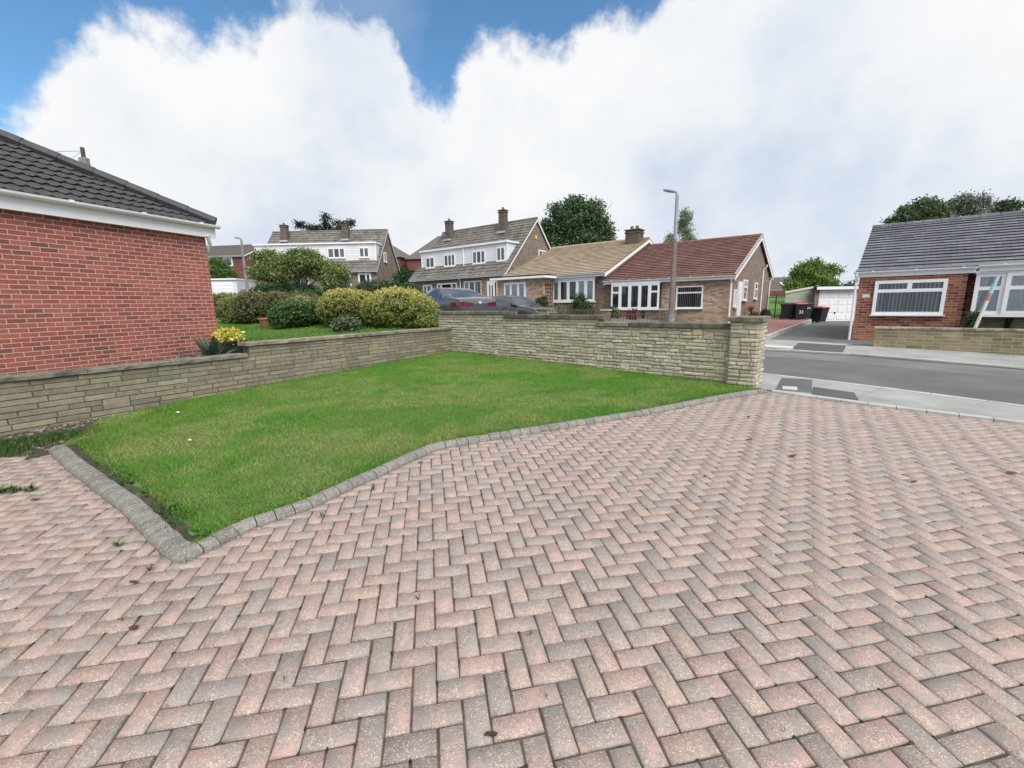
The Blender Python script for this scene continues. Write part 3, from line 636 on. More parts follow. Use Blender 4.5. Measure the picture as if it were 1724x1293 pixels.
# ------------------------------------------------------------------ buildings
def window(par, F, s0, s1, z0, z1, n, cols=(.5,), transom=None, tcols=None, blind='vertical', fw=.055, depth=.07, sill=True, name='window', glass='glass', split=True, low=True):
    """white framed window standing in its opening: bars, then pane, blind and sill as sub-parts"""
    mb = MB(F); w = s1 - s0; f0, f1 = n - depth, n + .0
    mb.box(s0, s1, f0, f1, z0, z0 + fw); mb.box(s0, s1, f0, f1, z1 - fw, z1); mb.box(s0, s0 + fw, f0, f1, z0 + fw, z1 - fw); mb.box(s1 - fw, s1, f0, f1, z0 + fw, z1 - fw)
    zt = z0 + (z1 - z0) * transom if transom else z1 - fw
    for c in cols: a = s0 + w * c; mb.box(a - fw * .6, a + fw * .6, f0 + .004, f1, z0 + fw if low else zt, z1 - fw)
    if transom:
        ed = [s0 + fw] + [s0 + w * c for c in cols] + [s1 - fw]
        for i in range(len(ed) - 1):
            if tcols is None or i in tcols: mb.box(ed[i], ed[i + 1], f0 + .006, f1, zt - fw * .55, zt + fw * .55)
    mb.mi = 1; mb.poly([(s0 + .01, n - .004, z0 + .01), (s1 - .01, n - .004, z0 + .01), (s1 - .01, n - .004, z1 - .01), (s0 + .01, n - .004, z1 - .01)])
    o = mb.build(name, ['white', 'dark'], par)
    p = MB(F); p.poly([(s0 + fw, f0 + .02, z0 + fw), (s1 - fw, f0 + .02, z0 + fw), (s1 - fw, f0 + .02, z1 - fw), (s0 + fw, f0 + .02, z1 - fw)]); p.build('pane', glass, o)
    if blind == 'vertical':
        b = MB(F); a = s0 + fw + .02
        while a < s1 - fw - .03:
            sk = random.gauss(0, .006); b.poly([(a, n - .008, z0 + fw), (a + .040 + sk, n - .04, z0 + fw), (a + .040 + sk, n - .04, z1 - fw), (a, n - .008, z1 - fw)]); a += .084
        b.build('blind', 'blind', o)
    elif blind == 'curtain':
        for a0, a1 in ((s0 + fw, s0 + fw + w * .24), (s1 - fw - w * .24, s1 - fw)):
            k = 9; b = MB(F); k0 = len(b.v)
            q = b.add([(a0 + (a1 - a0) * i / k, n - (.012 if i % 2 else .03), z) for i in range(k + 1) for z in (z0 + fw, z1 - fw)])
            for i in range(k): b.face((q + 2 * i, q + 2 * i + 2, q + 2 * i + 3, q + 2 * i + 1))
            b.build('curtain', 'curtain', o)
    elif blind == 'net':
        b = MB(F); k = int(w / .06)
        for i in range(k): u0, u1 = s0 + fw + (w - 2 * fw) * i / k, s0 + fw + (w - 2 * fw) * (i + 1) / k; b.poly([(u0, n - (.012 if i % 2 else .035), z0 + fw), (u1, n - (.035 if i % 2 else .012), z0 + fw), (u1, n - (.035 if i % 2 else .012), z1 - fw), (u0, n - (.012 if i % 2 else .035), z1 - fw)])
        b.build('curtain', 'curtain', o)
    if sill: q = MB(F); q.box(s0 - .04, s1 + .04, n - depth - .06, n, z0 - .035, z0 - .003); q.build('sill', 'white', o)
    return o
def roof_plane(mb, A, B, C, D, courses, lip=.038, thick=.05, nx=1, wave=0, pitch=.2):
    """tiled slope: eave A-B, ridge D-C (local frame); each course overlaps the one below"""
    A, B, C, D = [mb.F.p(*p) for p in (A, B, C, D)]; nrm = (B - A).cross(D - A).normalized()
    if nrm.z < 0: nrm = -nrm
    Lx = max((B - A).length, (C - D).length)
    if wave: nx = max(4, int(Lx / pitch * 6))
    for k in range(courses):
        t0, t1 = k / courses, (k + 1) / courses
        l0, r0, l1, r1 = A.lerp(D, t0), B.lerp(C, t0), A.lerp(D, t1), B.lerp(C, t1)
        j = random.gauss(0, .002); idx = []
        for i in range(nx + 1):
            u = i / nx; p0, p1 = l0.lerp(r0, u), l1.lerp(r1, u); s = (p0 - A).dot((B - A).normalized()); wv = wave * max(0, math.cos(2 * math.pi * s / pitch)) ** .7 if wave else 0
            s1_ = (p1 - A).dot((B - A).normalized()); wv1 = wave * max(0, math.cos(2 * math.pi * s1_ / pitch)) ** .7 if wave else 0
            bk = (p1 - p0).normalized(); idx.append(mb.add([p0 + nrm * (j - thick * .3) + bk * .03, p0 + nrm * (lip + wv + j - .013) + bk * .022, p0 + nrm * (lip + wv + j - .015), p0 + nrm * (lip + wv + j), p1 + nrm * (wv1 * .9 + .001)], True))
        for a, b in zip(idx, idx[1:]):
            for q in range(4): mb.face((a + q, b + q, b + q + 1, a + q + 1))
    i = mb.add([A - nrm * .012, B - nrm * .012, C - nrm * .012, D - nrm * .012, A - nrm * thick, B - nrm * thick, C - nrm * thick, D - nrm * thick], True)
    for q in ((0, 1, 2, 3), (7, 6, 5, 4), (0, 4, 5, 1), (1, 5, 6, 2), (3, 2, 6, 7), (0, 3, 7, 4)): mb.face([i + z for z in q])
def ridge(mb, a, b, r=.11):
    P, Q = Vector(a), Vector(b); n = max(2, int((Q - P).length / .45))
    for k in range(n): mb.tube([mb.F.p(*P.lerp(Q, k / n)), mb.F.p(*P.lerp(Q, (k + .96) / n))], [r, r * .96], 8)
def gutter(mb, F, s0, s1, n, z, r=.06, fh=.17):
    mb.box(s0, s1, n - .005, n + .03, z - fh, z - .005)               # fascia board
    pts = [(math.cos(math.pi * (1 + i / 6)) * r, math.sin(math.pi * (1 + i / 6)) * r) for i in range(7)]; idx = []
    for a in (s0 - .03, s1 + .03): idx.append(mb.add([(a, n - r - .008 + x, z - .005 + y) for x, y in pts] + [(a, n - .008 + 0, z + .0), (a, n - 2 * r - .008, z + .0)]))
    for q in range(6): mb.face((idx[0] + q, idx[1] + q, idx[1] + q + 1, idx[0] + q + 1))
    mb.face([idx[0] + q for q in range(7)]); mb.face([idx[1] + q for q in reversed(range(7))])
    a = s0 + .4
    while a < s1: mb.box(a, a + .05, n - 2 * r - .012, n - .005, z - .03, z + .006); a += .95
def downpipe(par, F, s, n, z0, z1, name='downpipe', mat='white'):
    mb = MB(F); mb.tube([(s, n - .22, z1), (s, n - .2, z1 - .12), (s, n - .06, z1 - .3), (s, n - .06, z0)], .034, 8, False); return mb.build(name, mat, par)
def gable_house(F, s0, s1, D, zb, ze, rn, zr, wallm, roofm, label, courses, front_n=-.25, rear=None, verge=(.12, .12), cat='house', name='house', board='white', group='houses around the close', ridge_r=.1, gutter_=True):
    """walls as one closed shell with two gables, a tiled roof, barge boards and gutter"""
    t = thing(name, F.p((s0 + s1) / 2, D / 2, zb), label, cat, group); rear = ze if rear is None else rear
    sl = (zr - ze) / (rn - front_n); zf = ze + sl * (0 - front_n) - .06; slr = (zr - rear) / (D + .25 - rn); zk = rear + slr * .25 - .06
    mb = MB(F); q = lambda a: [(a, 0, zb), (a, D, zb), (a, D, zk), (a, rn, zr - .08), (a, 0, zf)]
    i = mb.add(q(s0) + q(s1)); mb.face([i + k for k in (0, 4, 3, 2, 1)]); mb.face([i + 5 + k for k in (0, 1, 2, 3, 4)]); mb.face((i, i + 5, i + 9, i + 4)); mb.face((i + 6, i + 1, i + 2, i + 7))
    mb.build('wall', wallm, t)
    rb = MB(F); a, b = s0 - verge[0], s1 + verge[1]
    roof_plane(rb, (a, front_n, ze), (b, front_n, ze), (b, rn, zr), (a, rn, zr), courses); roof_plane(rb, (b, D + .25, rear), (a, D + .25, rear), (a, rn, zr), (b, rn, zr), max(4, courses // 2))
    ridge(rb, (a, rn, zr + .0), (b, rn, zr + .0), ridge_r); ro = rb.build('roof', roofm, t)
    for x0, x1 in ((a - .0, a + .03), (b - .03, b + .0)):
        bb = MB(F)
        for (n0, z0), (n1, z1) in (((front_n, ze), (rn, zr)), ((rn, zr), (D + .25, rear))):
            bb.hexa([(x0, n0, z0 - .23), (x1, n0, z0 - .23), (x1, n1, z1 - .23), (x0, n1, z1 - .23), (x0, n0, z0 - .055), (x1, n0, z0 - .055), (x1, n1, z1 - .055), (x0, n1, z1 - .055)])
        bb.build('barge_board', board, t)
    if gutter_: g = MB(F); gutter(g, F, a, b, front_n, ze - .01); g.build('gutter', 'white', t)
    return t, ro
def chimney(ro, F, s, n, w, d, z0, z1, mat, pots=1, potm='rust'):
    mb = MB(F); mb.box(s - w / 2, s + w / 2, n - d / 2, n + d / 2, z0, z1); c = mb.build('chimney', mat, ro)
    m2 = MB(F); m2.box(s - w / 2 - .04, s + w / 2 + .04, n - d / 2 - .04, n + d / 2 + .04, z1 - .16, z1 - .08); m2.box(s - w / 2 - .06, s + w / 2 + .06, n - d / 2 - .06, n + d / 2 + .06, z1 + .002, z1 + .06); m2.build('cap', mat, ro)
    p = MB(F)
    for k in range(pots):
        q = F.p(s + (k - (pots - 1) / 2) * .32, n, z1 + .05); p.lathe(q, [(.11, 0), (.10, .1), (.09, .18), (.10, .19), (.10, .22)], 10)
    p.build('pot', potm, ro)
    f = MB(F); f.box(s - w / 2 - .10, s + w / 2 + .10, n - d / 2 - .14, n - d / 2 - .0, z0 + .18, z0 + .34); f.build('flashing', 'lead', ro); return c
def dormer(par, F, s0, s1, n, z0, z1, depth, label=None):
    mb = MB(F); mb.box(s0, s1, n, n + depth, z0, z1); d = mb.build('dormer', 'boards', par)
    m2 = MB(F); m2.box(s0 - .12, s1 + .12, n - .16, n + depth, z1 + .003, z1 + .14); m2.box(s0 - .02, s0 + .08, n - .025, n + .1, z0, z1); m2.box(s1 - .08, s1 + .02, n - .025, n + .1, z0, z1); m2.build('roof_edge', 'white', d); return d

# --- left red brick house with hipped roof
FH = Frame((-5.936, 8.7), (.3387, .9409))
hs = thing('house', FH.p(-3, 2.5, .5), 'red brick bungalow with dark hipped tile roof at the left beside the low wall', 'house', 'houses around the close')
mb = MB(FH); mb.box(-11, .07, 0, 7.5, .2, 3.02); mb.build('wall', 'red_brick', hs)
SL = .60; rb = MB(FH); e0, z0 = -.13, 3.215; rn = 3.75; zr = z0 + SL * (rn - e0); se = .17
roof_plane(rb, (-11, e0, z0), (se, e0, z0), (se - (rn - e0), rn, zr), (-11, rn, zr), 19, .026, .05, wave=.024, pitch=.16)
roof_plane(rb, (se, e0, z0), (se, 7.63, z0), (se - (rn - e0), rn + .001, zr), (se - (rn - e0), rn, zr), 19, .026, .05, wave=.024, pitch=.16)
roof_plane(rb, (se, 7.63, z0), (-11, 7.63, z0), (-11, rn, zr), (se - (rn - e0), rn, zr), 8, .03, .05)
P0, P1 = Vector((se + .03, e0 - .03, z0 + .06)), Vector((se - (rn - e0), rn, zr + .05))
for k in range(13): rb.tube([rb.F.p(*P0.lerp(P1, k / 13)), rb.F.p(*P0.lerp(P1, (k + 1.05) / 13))], [.098, .088], 8)
ridge(rb, (-11, rn, zr + .03), (se - (rn - e0), rn, zr + .03), .12); rb.build('roof', 'tile_dark', hs)
g = MB(FH); gutter(g, FH, -11, se + .04, e0 + .02, z0 - .0, .062, .235); g.box(-11, se - .02, e0 + .052, .0, 2.985, 3.018); g.box(se - .05, se - .02, e0 + .052, 7.8, 3.0, 3.18); g.build('gutter', 'white', hs)
mb = MB(FH); mb.tube([(.02, -.13, 3.02), (.11, -.06, 2.88), (.13, .06, 2.74)], .034, 8, False); mb.build('downpipe', 'white', hs)

# --- right brick bungalow
FR = Frame((11.016, 13.93), (.745, -.667))
t, ro = gable_house(FR, 0, 9.5, 8.4, .2, 2.49, 4.2, 4.28, 'right_brick', 'tile_grey', 'red brick bungalow with slate grey tile roof at the right behind the yellow stone wall', 17, -.18, verge=(.10, .2))
# the front of the right hand part sits back behind the bay
bw = MB(FR); bw.box(2.45, 9.4, -.62, -.06, 1.12, 1.187); bw.build('bay_sill', 'white', t); bw = MB(FR); bw.box(2.45, 9.4, -.6, -.02, 2.253, 2.33); bw.build('bay_head', 'white', t)
pn = MB(FR); pn.box(2.36, 9.45, -.025, -.003, .25, 1.12); pn.build('apron_wall', 'yellow_stone', t)
fr = MB(FR); fr.box(0, 2.32, -.42, -.003, .2, 2.32); fr.build('front_projection', 'right_brick', t)
g = MB(FR); gutter(g, FR, -.12, 2.45, -.47, 2.455); gutter(g, FR, 2.5, 9.6, -.66, 2.475); g.box(-.1, 2.42, -.44, -.0, 2.305, 2.335); g.box(2.5, 9.6, -.63, -.03, 2.335, 2.36); g.build('front_gutter', 'white', t)
rx = MB(FR); roof_plane(rx, (-.12, -.47, 2.47 - .02), (9.7, -.47, 2.47 - .02), (9.7, -.16, 2.54), (-.12, -.16, 2.54), 1); rx.build('front_roof', 'tile_grey', t)
window(t, FR, .39, 1.95, 1.165, 2.16, -.42, (.5,), .70, None, 'vertical', .085, low=False)
for k, (a, b) in enumerate(((2.47, 3.02), (3.02, 3.80), (3.80, 4.6), (4.6, 5.4), (5.4, 6.2))): window(t, FR, a, b, 1.19, 2.25, -.55 if k else -.5, (), .64, None, 'net', .085, sill=False)
for a in (3.2, 4.6):
    br = MB(FR); br.hexa([(a, -.45, 1.08), (a + .09, -.45, 1.08), (a + .09, -.03, .78), (a, -.03, .78), (a, -.5, 1.12), (a + .09, -.5, 1.12), (a + .09, -.03, 1.12), (a, -.03, 1.12)]); br.build('bracket', 'dark', t)
downpipe(t, FR, -.07, -.36, .37, 2.45)
nm = MB(FR); nm.box(.12, .30, -.435, -.415, 1.68, 1.78); nm.build('number_plate', 'render', t)

# --- pair of bungalows, red roof and tan roof
FM = Frame((9.55, 19.0), (.79, -.612))
t, ro = gable_house(FM, -5.9, 0, 10.6, .3, 2.73, 5.55, 4.96, 'brown_brick', 'tile_red', 'brown brick bungalow with red brown tile roof and side gable behind the lamp post', 22, -.3, 3.1, (-.0, .15))
fx = MB(FM); fx.box(-3.02, -.003, -.06, -.003, .3, 2.6); fx.build('front_panel', 'buff_brick', t)
FMg = Frame(tuple(FM.p(0, 0, 0)[:2]), tuple(FM.n[:2]))               # the gable wall, s runs away from the street
window(t, FM, -2.33, -1.16, 1.335, 2.34, -.06, (), .70, None, 'vertical', .06)
bay = MB(FM); bay.box(-5.45, -3.05, -.36, .0, 1.27, 1.337); bay.build('bay_sill', 'white', t); bay = MB(FM); bay.box(-5.45, -3.05, -.36, .0, 2.503, 2.62); bay.build('bay_head', 'white', t)
bs = MB(FM); bs.box(-5.4, -3.1, -.1, -.003, .3, 1.22); bs.build('bay_apron', 'buff_brick', t)
ed = [-5.45, -4.98, -4.48, -3.98, -3.50, -3.05]
for k in range(5): window(t, FM, ed[k], ed[k + 1], 1.34, 2.50, -.28, (), .68 if k in (0, 4) else None, None, 'vertical' if k else None, .075, sill=False)
br = MB(FM); br.hexa([(-3.9, -.3, 1.05), (-3.8, -.3, 1.05), (-3.8, -.1, .8), (-3.9, -.1, .8), (-3.9, -.3, 1.2), (-3.8, -.3, 1.2), (-3.8, -.1, 1.2), (-3.9, -.1, 1.2)]); br.build('bracket', 'dark', t)
window(t, FMg, 2.15, 3.1, 1.66, 2.62, 0, (), .66, None, 'net', .07); window(t, FMg, 5.3, 6.0, 1.74, 2.58, 0, (), .6, None, None, .07)
window(t, FMg, .32, .62, 1.40, 2.14, 0, (), None, None, None, .07)
dr = MB(FMg); dr.box(1.05, 1.85, -.06, -.002, .5, 2.5); dr.build('door', 'white', t)
mx = MB(FMg); mx.box(.75, .95, -.14, -.002, 1.3, 1.95); mx.build('meter_box', 'white', t)
downpipe(t, FM, -.02, -.12, .5, 2.7); downpipe(t, FMg, 7.4, .0, .6, 3.6); downpipe(t, FMg, 10.2, .0, .6, 3.1)
# verge tiles with pale pointing along the gable
vt = MB(FM); pr_ = None
for k in range(49):
    u = k / 48; n_, z_ = -.3 + 5.85 * u, 2.73 + 2.23 * u; q = vt.add([(.09, n_, z_ - .05), (.165, n_, z_ - .05), (.165, n_, z_ + .052), (.09, n_, z_ + .052)]); vt.cur = (.55, .55, .54) if k % 2 else (.09, .06, .055)
    if pr_ is not None:
        for w_ in range(4): vt.face((pr_ + w_, q + w_, q + (w_ + 1) % 4, pr_ + (w_ + 1) % 4))
    pr_ = q
vt.build('verge', 'kerb', t)
num = MB(FM); num.box(-.92, -.70, -.075, -.062, 1.67, 1.81); nb = num.build('number_plate', 'path_light', t)
def text(body, F, s, n, z, size, mat, parent, name='numeral', yaw=0):
    cu = bpy.data.curves.new(name, 'FONT'); cu.body = body; cu.size = size; cu.extrude = .002; cu.align_x = 'CENTER'; cu.align_y = 'CENTER'
    cu.materials.append(M[mat]); o = bpy.data.objects.new(name, cu); COL.objects.link(o); o.parent = parent
    d, nn = F.d, F.n; mt = Matrix(((d.x, 0, -nn.x), (d.y, 0, -nn.y), (0, 1, 0))).to_4x4(); mt.translation = F.p(s, n, z) - wloc(parent)
    o.parent = None; bpy.context.view_layer.update(); me = bpy.data.meshes.new_from_object(o); COL.objects.unlink(o); bpy.data.objects.remove(o)
    o = bpy.data.objects.new(name, me); COL.objects.link(o); o.parent = parent; o.matrix_local = mt; return o
text('33', FM, -.81, -.079, 1.74, .12, 'dark', nb)
red_house = t
t, ro = gable_house(FM, -12.6, -5.92, 10.6, .4, 3.16, 5.55, 5.40, 'brown_brick', 'tile_tan', 'brown brick bungalow with sandy tan tile roof and projecting porch beside the red roof', 22, -.35, 3.5, (.1, .12))
chimney(ro, FM, -6.5, 4.9, .82, .75, 4.4, 5.82, 'chimney_brick', 2)
bay = MB(FM); bay.box(-8.98, -6.45, -.25, .0, 1.68, 1.757); bay.build('bay_sill', 'white', t); bay = MB(FM); bay.box(-8.98, -6.45, -.25, .0, 2.863, 3.08); bay.build('bay_head', 'white', t)
bs = MB(FM); bs.box(-8.9, -6.5, -.05, -.003, .5, 1.62); bs.build('bay_apron', 'buff_brick', t)
ed = [-8.98, -8.55, -8.0, -7.45, -6.95, -6.45]
for k in range(5): window(t, FM, ed[k], ed[k + 1], 1.76, 2.86, -.16, (), None, None, 'net' if k in (0, 3, 4) else None, .085, sill=False)
br = MB(FM); br.hexa([(-7.75, -.2, 1.5), (-7.68, -.2, 1.5), (-7.45, -.06, 1.25), (-7.52, -.06, 1.25), (-7.75, -.2, 1.6), (-7.68, -.2, 1.6), (-7.45, -.06, 1.4), (-7.52, -.06, 1.4)]); br.build('bracket', 'white', t)
po = MB(FM); po.box(-12.0, -8.92, -1.3, .3, .4, 3.0); po.build('porch', 'buff_brick', t)
pr = MB(FM); pr.box(-12.3, -8.6, -1.6, .2, 3.10, 3.17); pr.build('porch_roof', 'dark', t); g = MB(FM); g.box(-12.32, -8.58, -1.62, .1, 2.98, 3.097); g.build('porch_fascia', 'white', t)
window(t, FM, -11.5, -10.0, 1.3, 2.83, -1.3, (.32, .66), None, None, 'net', .11, sill=False)
tr = MB(Frame(tuple(FM.p(-8.92, 0, 0)[:2]), tuple(FM.n[:2])))
for k in range(5): tr.box(-1.05 + k * .16, -1.03 + k * .16, -.03, -.01, 1.5, 2.7)
for k in range(7): tr.box(-1.08, -.36, -.045, -.03, 1.55 + k * .18, 1.57 + k * .18)
tr.build('trellis', 'dark', t)

# --- dormer house in the middle
FD = Frame((-.317, 33.0), (.79, -.612))
t, ro = gable_house(FD, -10.5, 0, 7.9, 1.0, 3.9, 3.95, 8.34, 'brown_brick', 'tile_brown', 'grey brown roofed house with long white boarded dormer and tall brick gable in the middle', 18, -.35, verge=(.15, .15))
d = dormer(t, FD, -10.0, -.35, .62, 4.5, 6.22, 2.6)
for a, b, z0_, z1_, c in ((-9.4, -8.3, 4.84, 5.76, (.5,)), (-7.1, -5.8, 4.84, 5.82, (.36, .68)), (-3.85, -2.5, 4.84, 5.84, (.34, .68)), (-1.35, -.5, 4.88, 5.92, (.5,))): window(d, FD, a, b, z0_, z1_, .6, c, None, None, 'curtain' if a > -4 else None, .09, glass='glass_dim')
po = MB(FD); po.box(-2.35, .0, -.12, -.003, 1.0, 3.72); po.build('porch', 'orange_brick', t)
dm = MB(FD); dm.box(-1.75, -.78, -.2, -.122, 1.3, 3.42); dd = dm.build('door', 'white', t); dg = MB(FD); dg.box(-1.5, -1.4, -.21, -.2, 2.2, 3.1); dg.box(-1.25, -1.15, -.21, -.2, 2.2, 3.1); dg.box(-.93, -.8, -.21, -.2, 1.4, 3.3); dg.build('glazing', 'dark', dd)
window(t, FD, -4.3, -2.42, 2.2, 3.5, 0, (.3, .62), None, None, 'curtain', .08, glass='glass_dim'); window(t, FD, -7.45, -5.1, 2.1, 3.46, 0, (.22, .75), None, None, None, .12, glass='glass_dim'); window(t, FD, -9.2, -8.1, 2.2, 3.4, 0, (.4,), None, None, None, .1, glass='glass_dim')
FDg = Frame(tuple(FD.p(0, 0, 0)[:2]), tuple(FD.n[:2])); window(t, FDg, 4.25, 5.35, 5.1, 5.95, 0, (.5,), None, None, None, .08, glass='glass_dim')
al = MB(FDg); al.box(3.75, 3.95, -.08, -.002, 6.75, 7.0); al.build('alarm_box', 'yellow', t)
chimney(ro, FD, -2.75, 3.2, .58, .5, 7.2, 9.15, 'chimney_brick', 1); chimney(ro, FD, -9.0, 3.2, .58, .5, 7.2, 9.05, 'chimney_brick', 1)
downpipe(t, FD, -4.6, -.1, 1.4, 3.8); dp_ = MB(FD); dp_.tube([(-4.85, .57, 4.5), (-4.85, .57, 6.2)], .05, 6, False); dp_.build('downpipe', 'white', d)
# --- dormer house on the left
FLd = Frame((-12.6, 42.0), (.9989, -.047))
t, ro = gable_house(FLd, -11.6, 0, 7.2, 1.6, 5.0, 3.6, 9.2, 'brown_brick', 'tile_brown', 'grey brown roofed house with white boarded dormer behind the round clipped tree', 16, -.35, verge=(.15, .15))
d = dormer(t, FLd, -11.9, -.15, .55, 5.85, 7.5, 2.4)
for a, b, c in ((-4.8, -3.1, (.36, .68)), (-1.75, -.78, (.5,)), (-8.5, -7.0, (.5,))): window(d, FLd, a, b, 6.2, 7.15, .53, c, None, None, 'curtain', .1, glass='glass_dim')
window(t, FLd, -4.9, -2.5, 3.35, 4.7, 0, (.55,), None, None, None, .11, glass='glass_dim'); window(t, FLd, -8.3, -6.6, 3.35, 4.7, 0, (.5,), None, None, None, .11, glass='glass_dim')
dm = MB(FLd); dm.box(-1.8, -.55, -.1, -.002, 2.5, 4.75); dd = dm.build('door', 'white', t); dg = MB(FLd); dg.box(-1.62, -1.1, -.12, -.1, 2.6, 4.6); dg.box(-.95, -.72, -.12, -.1, 2.6, 4.6); dg.build('glazing', 'dark', dd)
FLg = Frame(tuple(FLd.p(0, 0, 0)[:2]), tuple(FLd.n[:2])); window(t, FLg, 2.2, 3.0, 5.95, 6.9, 0, (), None, None, 'net', .1); window(t, FLg, 4.6, 6.3, 3.2, 4.6, 0, (.5,), None, None, None, .14)
chimney(ro, FLd, -3.8, 2.7, .6, .55, 7.9, 9.7, 'chimney_brick', 1); chimney(ro, FLd, -10.0, 2.7, .6, .55, 7.9, 9.65, 'chimney_brick', 1)
# --- far brick terrace at the left
FT = Frame((-36.4, 61.5), (.985, -.17))
t, ro = gable_house(FT, -14, 0, 8, 2.5, 8.8, 3.9, 10.7, 'far_brick', 'tile_far', 'two storey red brick house with grey roof beyond the slender lamp post at far left', 10, -.3, verge=(.15, .15))
for a in (-3.4, -6.8, -10.5): window(t, FT, a, a + 1.45, 7.4, 8.6, 0, (), None, None, 'curtain', .16, glass='glass_dim')
window(t, FT, -5.8, -4.0, 4.7, 5.6, 0, (), None, None, None, .16, glass='glass_dim'); window(t, FT, -9.4, -8.2, 3.4, 5.0, 0, (.5,), None, None, None, .14, glass='glass_dim')
# --- two far houses with hipped roofs seen between the dormer houses
def hip_house(F, w, D, zb, ze, zr, wallm, label, wins):
    t = thing('house', F.p(w / 2, D / 2, zb), label, 'house', 'houses around the close'); mb = MB(F); mb.box(0, w, 0, D, zb, ze + .02); mb.build('wall', wallm, t)
    rb = MB(F); o = .35; m = D / 2 + o; A, B, C, E = (-o, -o, ze), (w + o, -o, ze), (w + o, D + o, ze), (-o, D + o, ze); P, Q = (m - o, D / 2, zr), (w + o - m, D / 2, zr)
    if w <= D + .2: P = Q = (w / 2, D / 2, zr)
    for f in ((A, B, Q, P), (B, C, Q), (C, E, P, Q), (E, A, P)):
        f = [x for i, x in enumerate(f) if x not in f[:i]]
        if len(f) >= 3: rb.poly(f)
    rb.poly([A, E, C, B]); rb.build('roof', 'tile_far', t)
    for a, b, z0_, z1_ in wins: window(t, F, a, b, z0_, z1_, 0, (), .6, None, None, .12, glass='glass_dim')
    return t
FA = Frame((-27.5, 73), (.985, -.17)); t = hip_house(FA, 10, 8, 3, 9.3, 12.4, 'far_brick', 'distant hip roofed house with a white rendered bay between the two dormer houses', ((7.9, 8.9, 7.5, 8.9),))
rp = MB(FA); rp.box(3.2, 6.7, -.06, -.002, 3, 9.1); rp.build('rendered_panel', 'render', t); window(t, FA, 4.4, 5.8, 7.6, 8.8, -.06, (), .6, None, None, .14, glass='glass_dim')
ppp = MB(FA); ppp.tube([(7.0, -.15, 3.5), (7.0, -.15, 9.6)], .12, 6, False); ppp.build('downpipe', 'render', t)
FB2 = Frame((-16.6, 72), (.985, -.17)); hip_house(FB2, 9, 8, 3, 9.0, 13.0, 'far_brick', 'distant red brick hip roofed house partly hidden by the middle dormer house', ())
# --- far houses beyond the side gate
FG = Frame((38.0, 66), (.98, -.2))
t, ro = gable_house(FG, 0, 8.5, 8, 1, 3.2, 3.5, 5.1, 'far_brick', 'tile_far', 'distant brick house with skylights seen above the side gate', 8, -.3, verge=(.15, .15)); chimney(ro, FG, 7.0, 3.4, .9, .8, 4.3, 6.0, 'far_brick', 1); window(t, FG, 5.4, 7.0, 2.0, 2.8, 0, (.5,), None, None, None, .14, glass='glass_dim')
sk = MB(FG)
for a in (2.6, 8.0): sk.hexa([(a, .9, 3.8), (a + .9, .9, 3.8), (a + .9, 1.8, 4.3), (a, 1.8, 4.3), (a, .85, 3.9), (a + .9, .85, 3.9), (a + .9, 1.75, 4.4), (a, 1.75, 4.4)])
sk.build('skylight', 'white', ro)
FW = Frame((25, 48.6), (.98, -.2)); mb = MB(FW); mb.box(0, 9, 0, .25, 1.5, 2.7); tag(mb.build('boundary_wall', 'far_brick', None, FW.p(4.5, .1, 1.5)), 'distant red brick boundary wall at the top of the bright grass', 'wall')

# --- garage and lean-to
FGa = Frame((17.62, 25.5), (.998, -.06))
t = thing('garage', FGa.p(1.4, 2.5, .38), 'flat roofed brick garage with white panelled door at the end of the tarmac drive', 'garage')
mb = MB(FGa); sk_ = lambda a0, a1, n0, n1, z0, z1: mb.hexa([(a + .75 * n, n, z) for z in (z0, z1) for a, n in ((a0, n0), (a1, n0), (a1, n1), (a0, n1))])
sk_(0, .26, 0, 5.5, .2, 2.22); sk_(2.42, 3.6, 0, 5.5, .2, 2.22); sk_(.26, 2.42, .12, 5.5, .2, 2.22); mb.build('wall', 'brown_brick', t)
mb = MB(FGa); sk_(-.1, 3.7, -.25, 5.6, 2.36, 2.42); mb.build('roof', 'dark', t); mb = MB(FGa); mb.box(-.08, 3.7, -.28, -.253, 2.21, 2.37); mb.build('fascia', 'white', t)
mb = MB(FGa); mb.box(.27, 2.41, .04, .09, .40, 2.2); mb.box(.25, .30, -.01, .1, .38, 2.2); mb.box(2.38, 2.43, -.01, .1, .38, 2.2); mb.box(.25, 2.43, -.01, .1, 2.16, 2.22)
for r_ in range(4):
    for c_ in range(4): mb.box(.34 + c_ * .52, .78 + c_ * .52, .022, .041, .50 + r_ * .42, .80 + r_ * .42)
gd = mb.build('garage_door', 'white', t); mb = MB(FGa); mb.box(1.22, 1.28, -.01, .03, .83, .93); mb.build('handle', 'dark', gd)
FS = Frame((16.25, 26.0), (.998, -.06))
t = thing('lean_to', FS.p(.8, 1, .5), 'pale green boarded lean-to with sloping top beside the garage', 'shed')
mb = MB(FS); i = mb.add([(0, 0, .4), (1.7, 0, .4), (1.7, 0, 2.33), (0, 0, 2.03), (2.9, 4, .4), (4.6, 4, .4), (4.6, 4, 2.33), (2.9, 4, 2.03)])
for q in ((0, 1, 2, 3), (1, 5, 6, 2), (4, 0, 3, 7), (5, 4, 7, 6), (3, 2, 6, 7)): mb.face([i + k for k in q])
mb.build('wall', 'green_boards', t); mb = MB(FS); mb.hexa([(-.08, -.06, 2.04), (1.76, -.06, 2.35), (4.66, 4, 2.35), (2.82, 4, 2.04), (-.08, -.06, 2.16), (1.76, -.06, 2.47), (4.66, 4, 2.47), (2.82, 4, 2.16)]); mb.build('roof', 'cream', t)
mb = MB(FS); mb.box(1.62, 1.7, -.03, -.002, .4, 1.75); mb.build('door_post', 'dark', t)
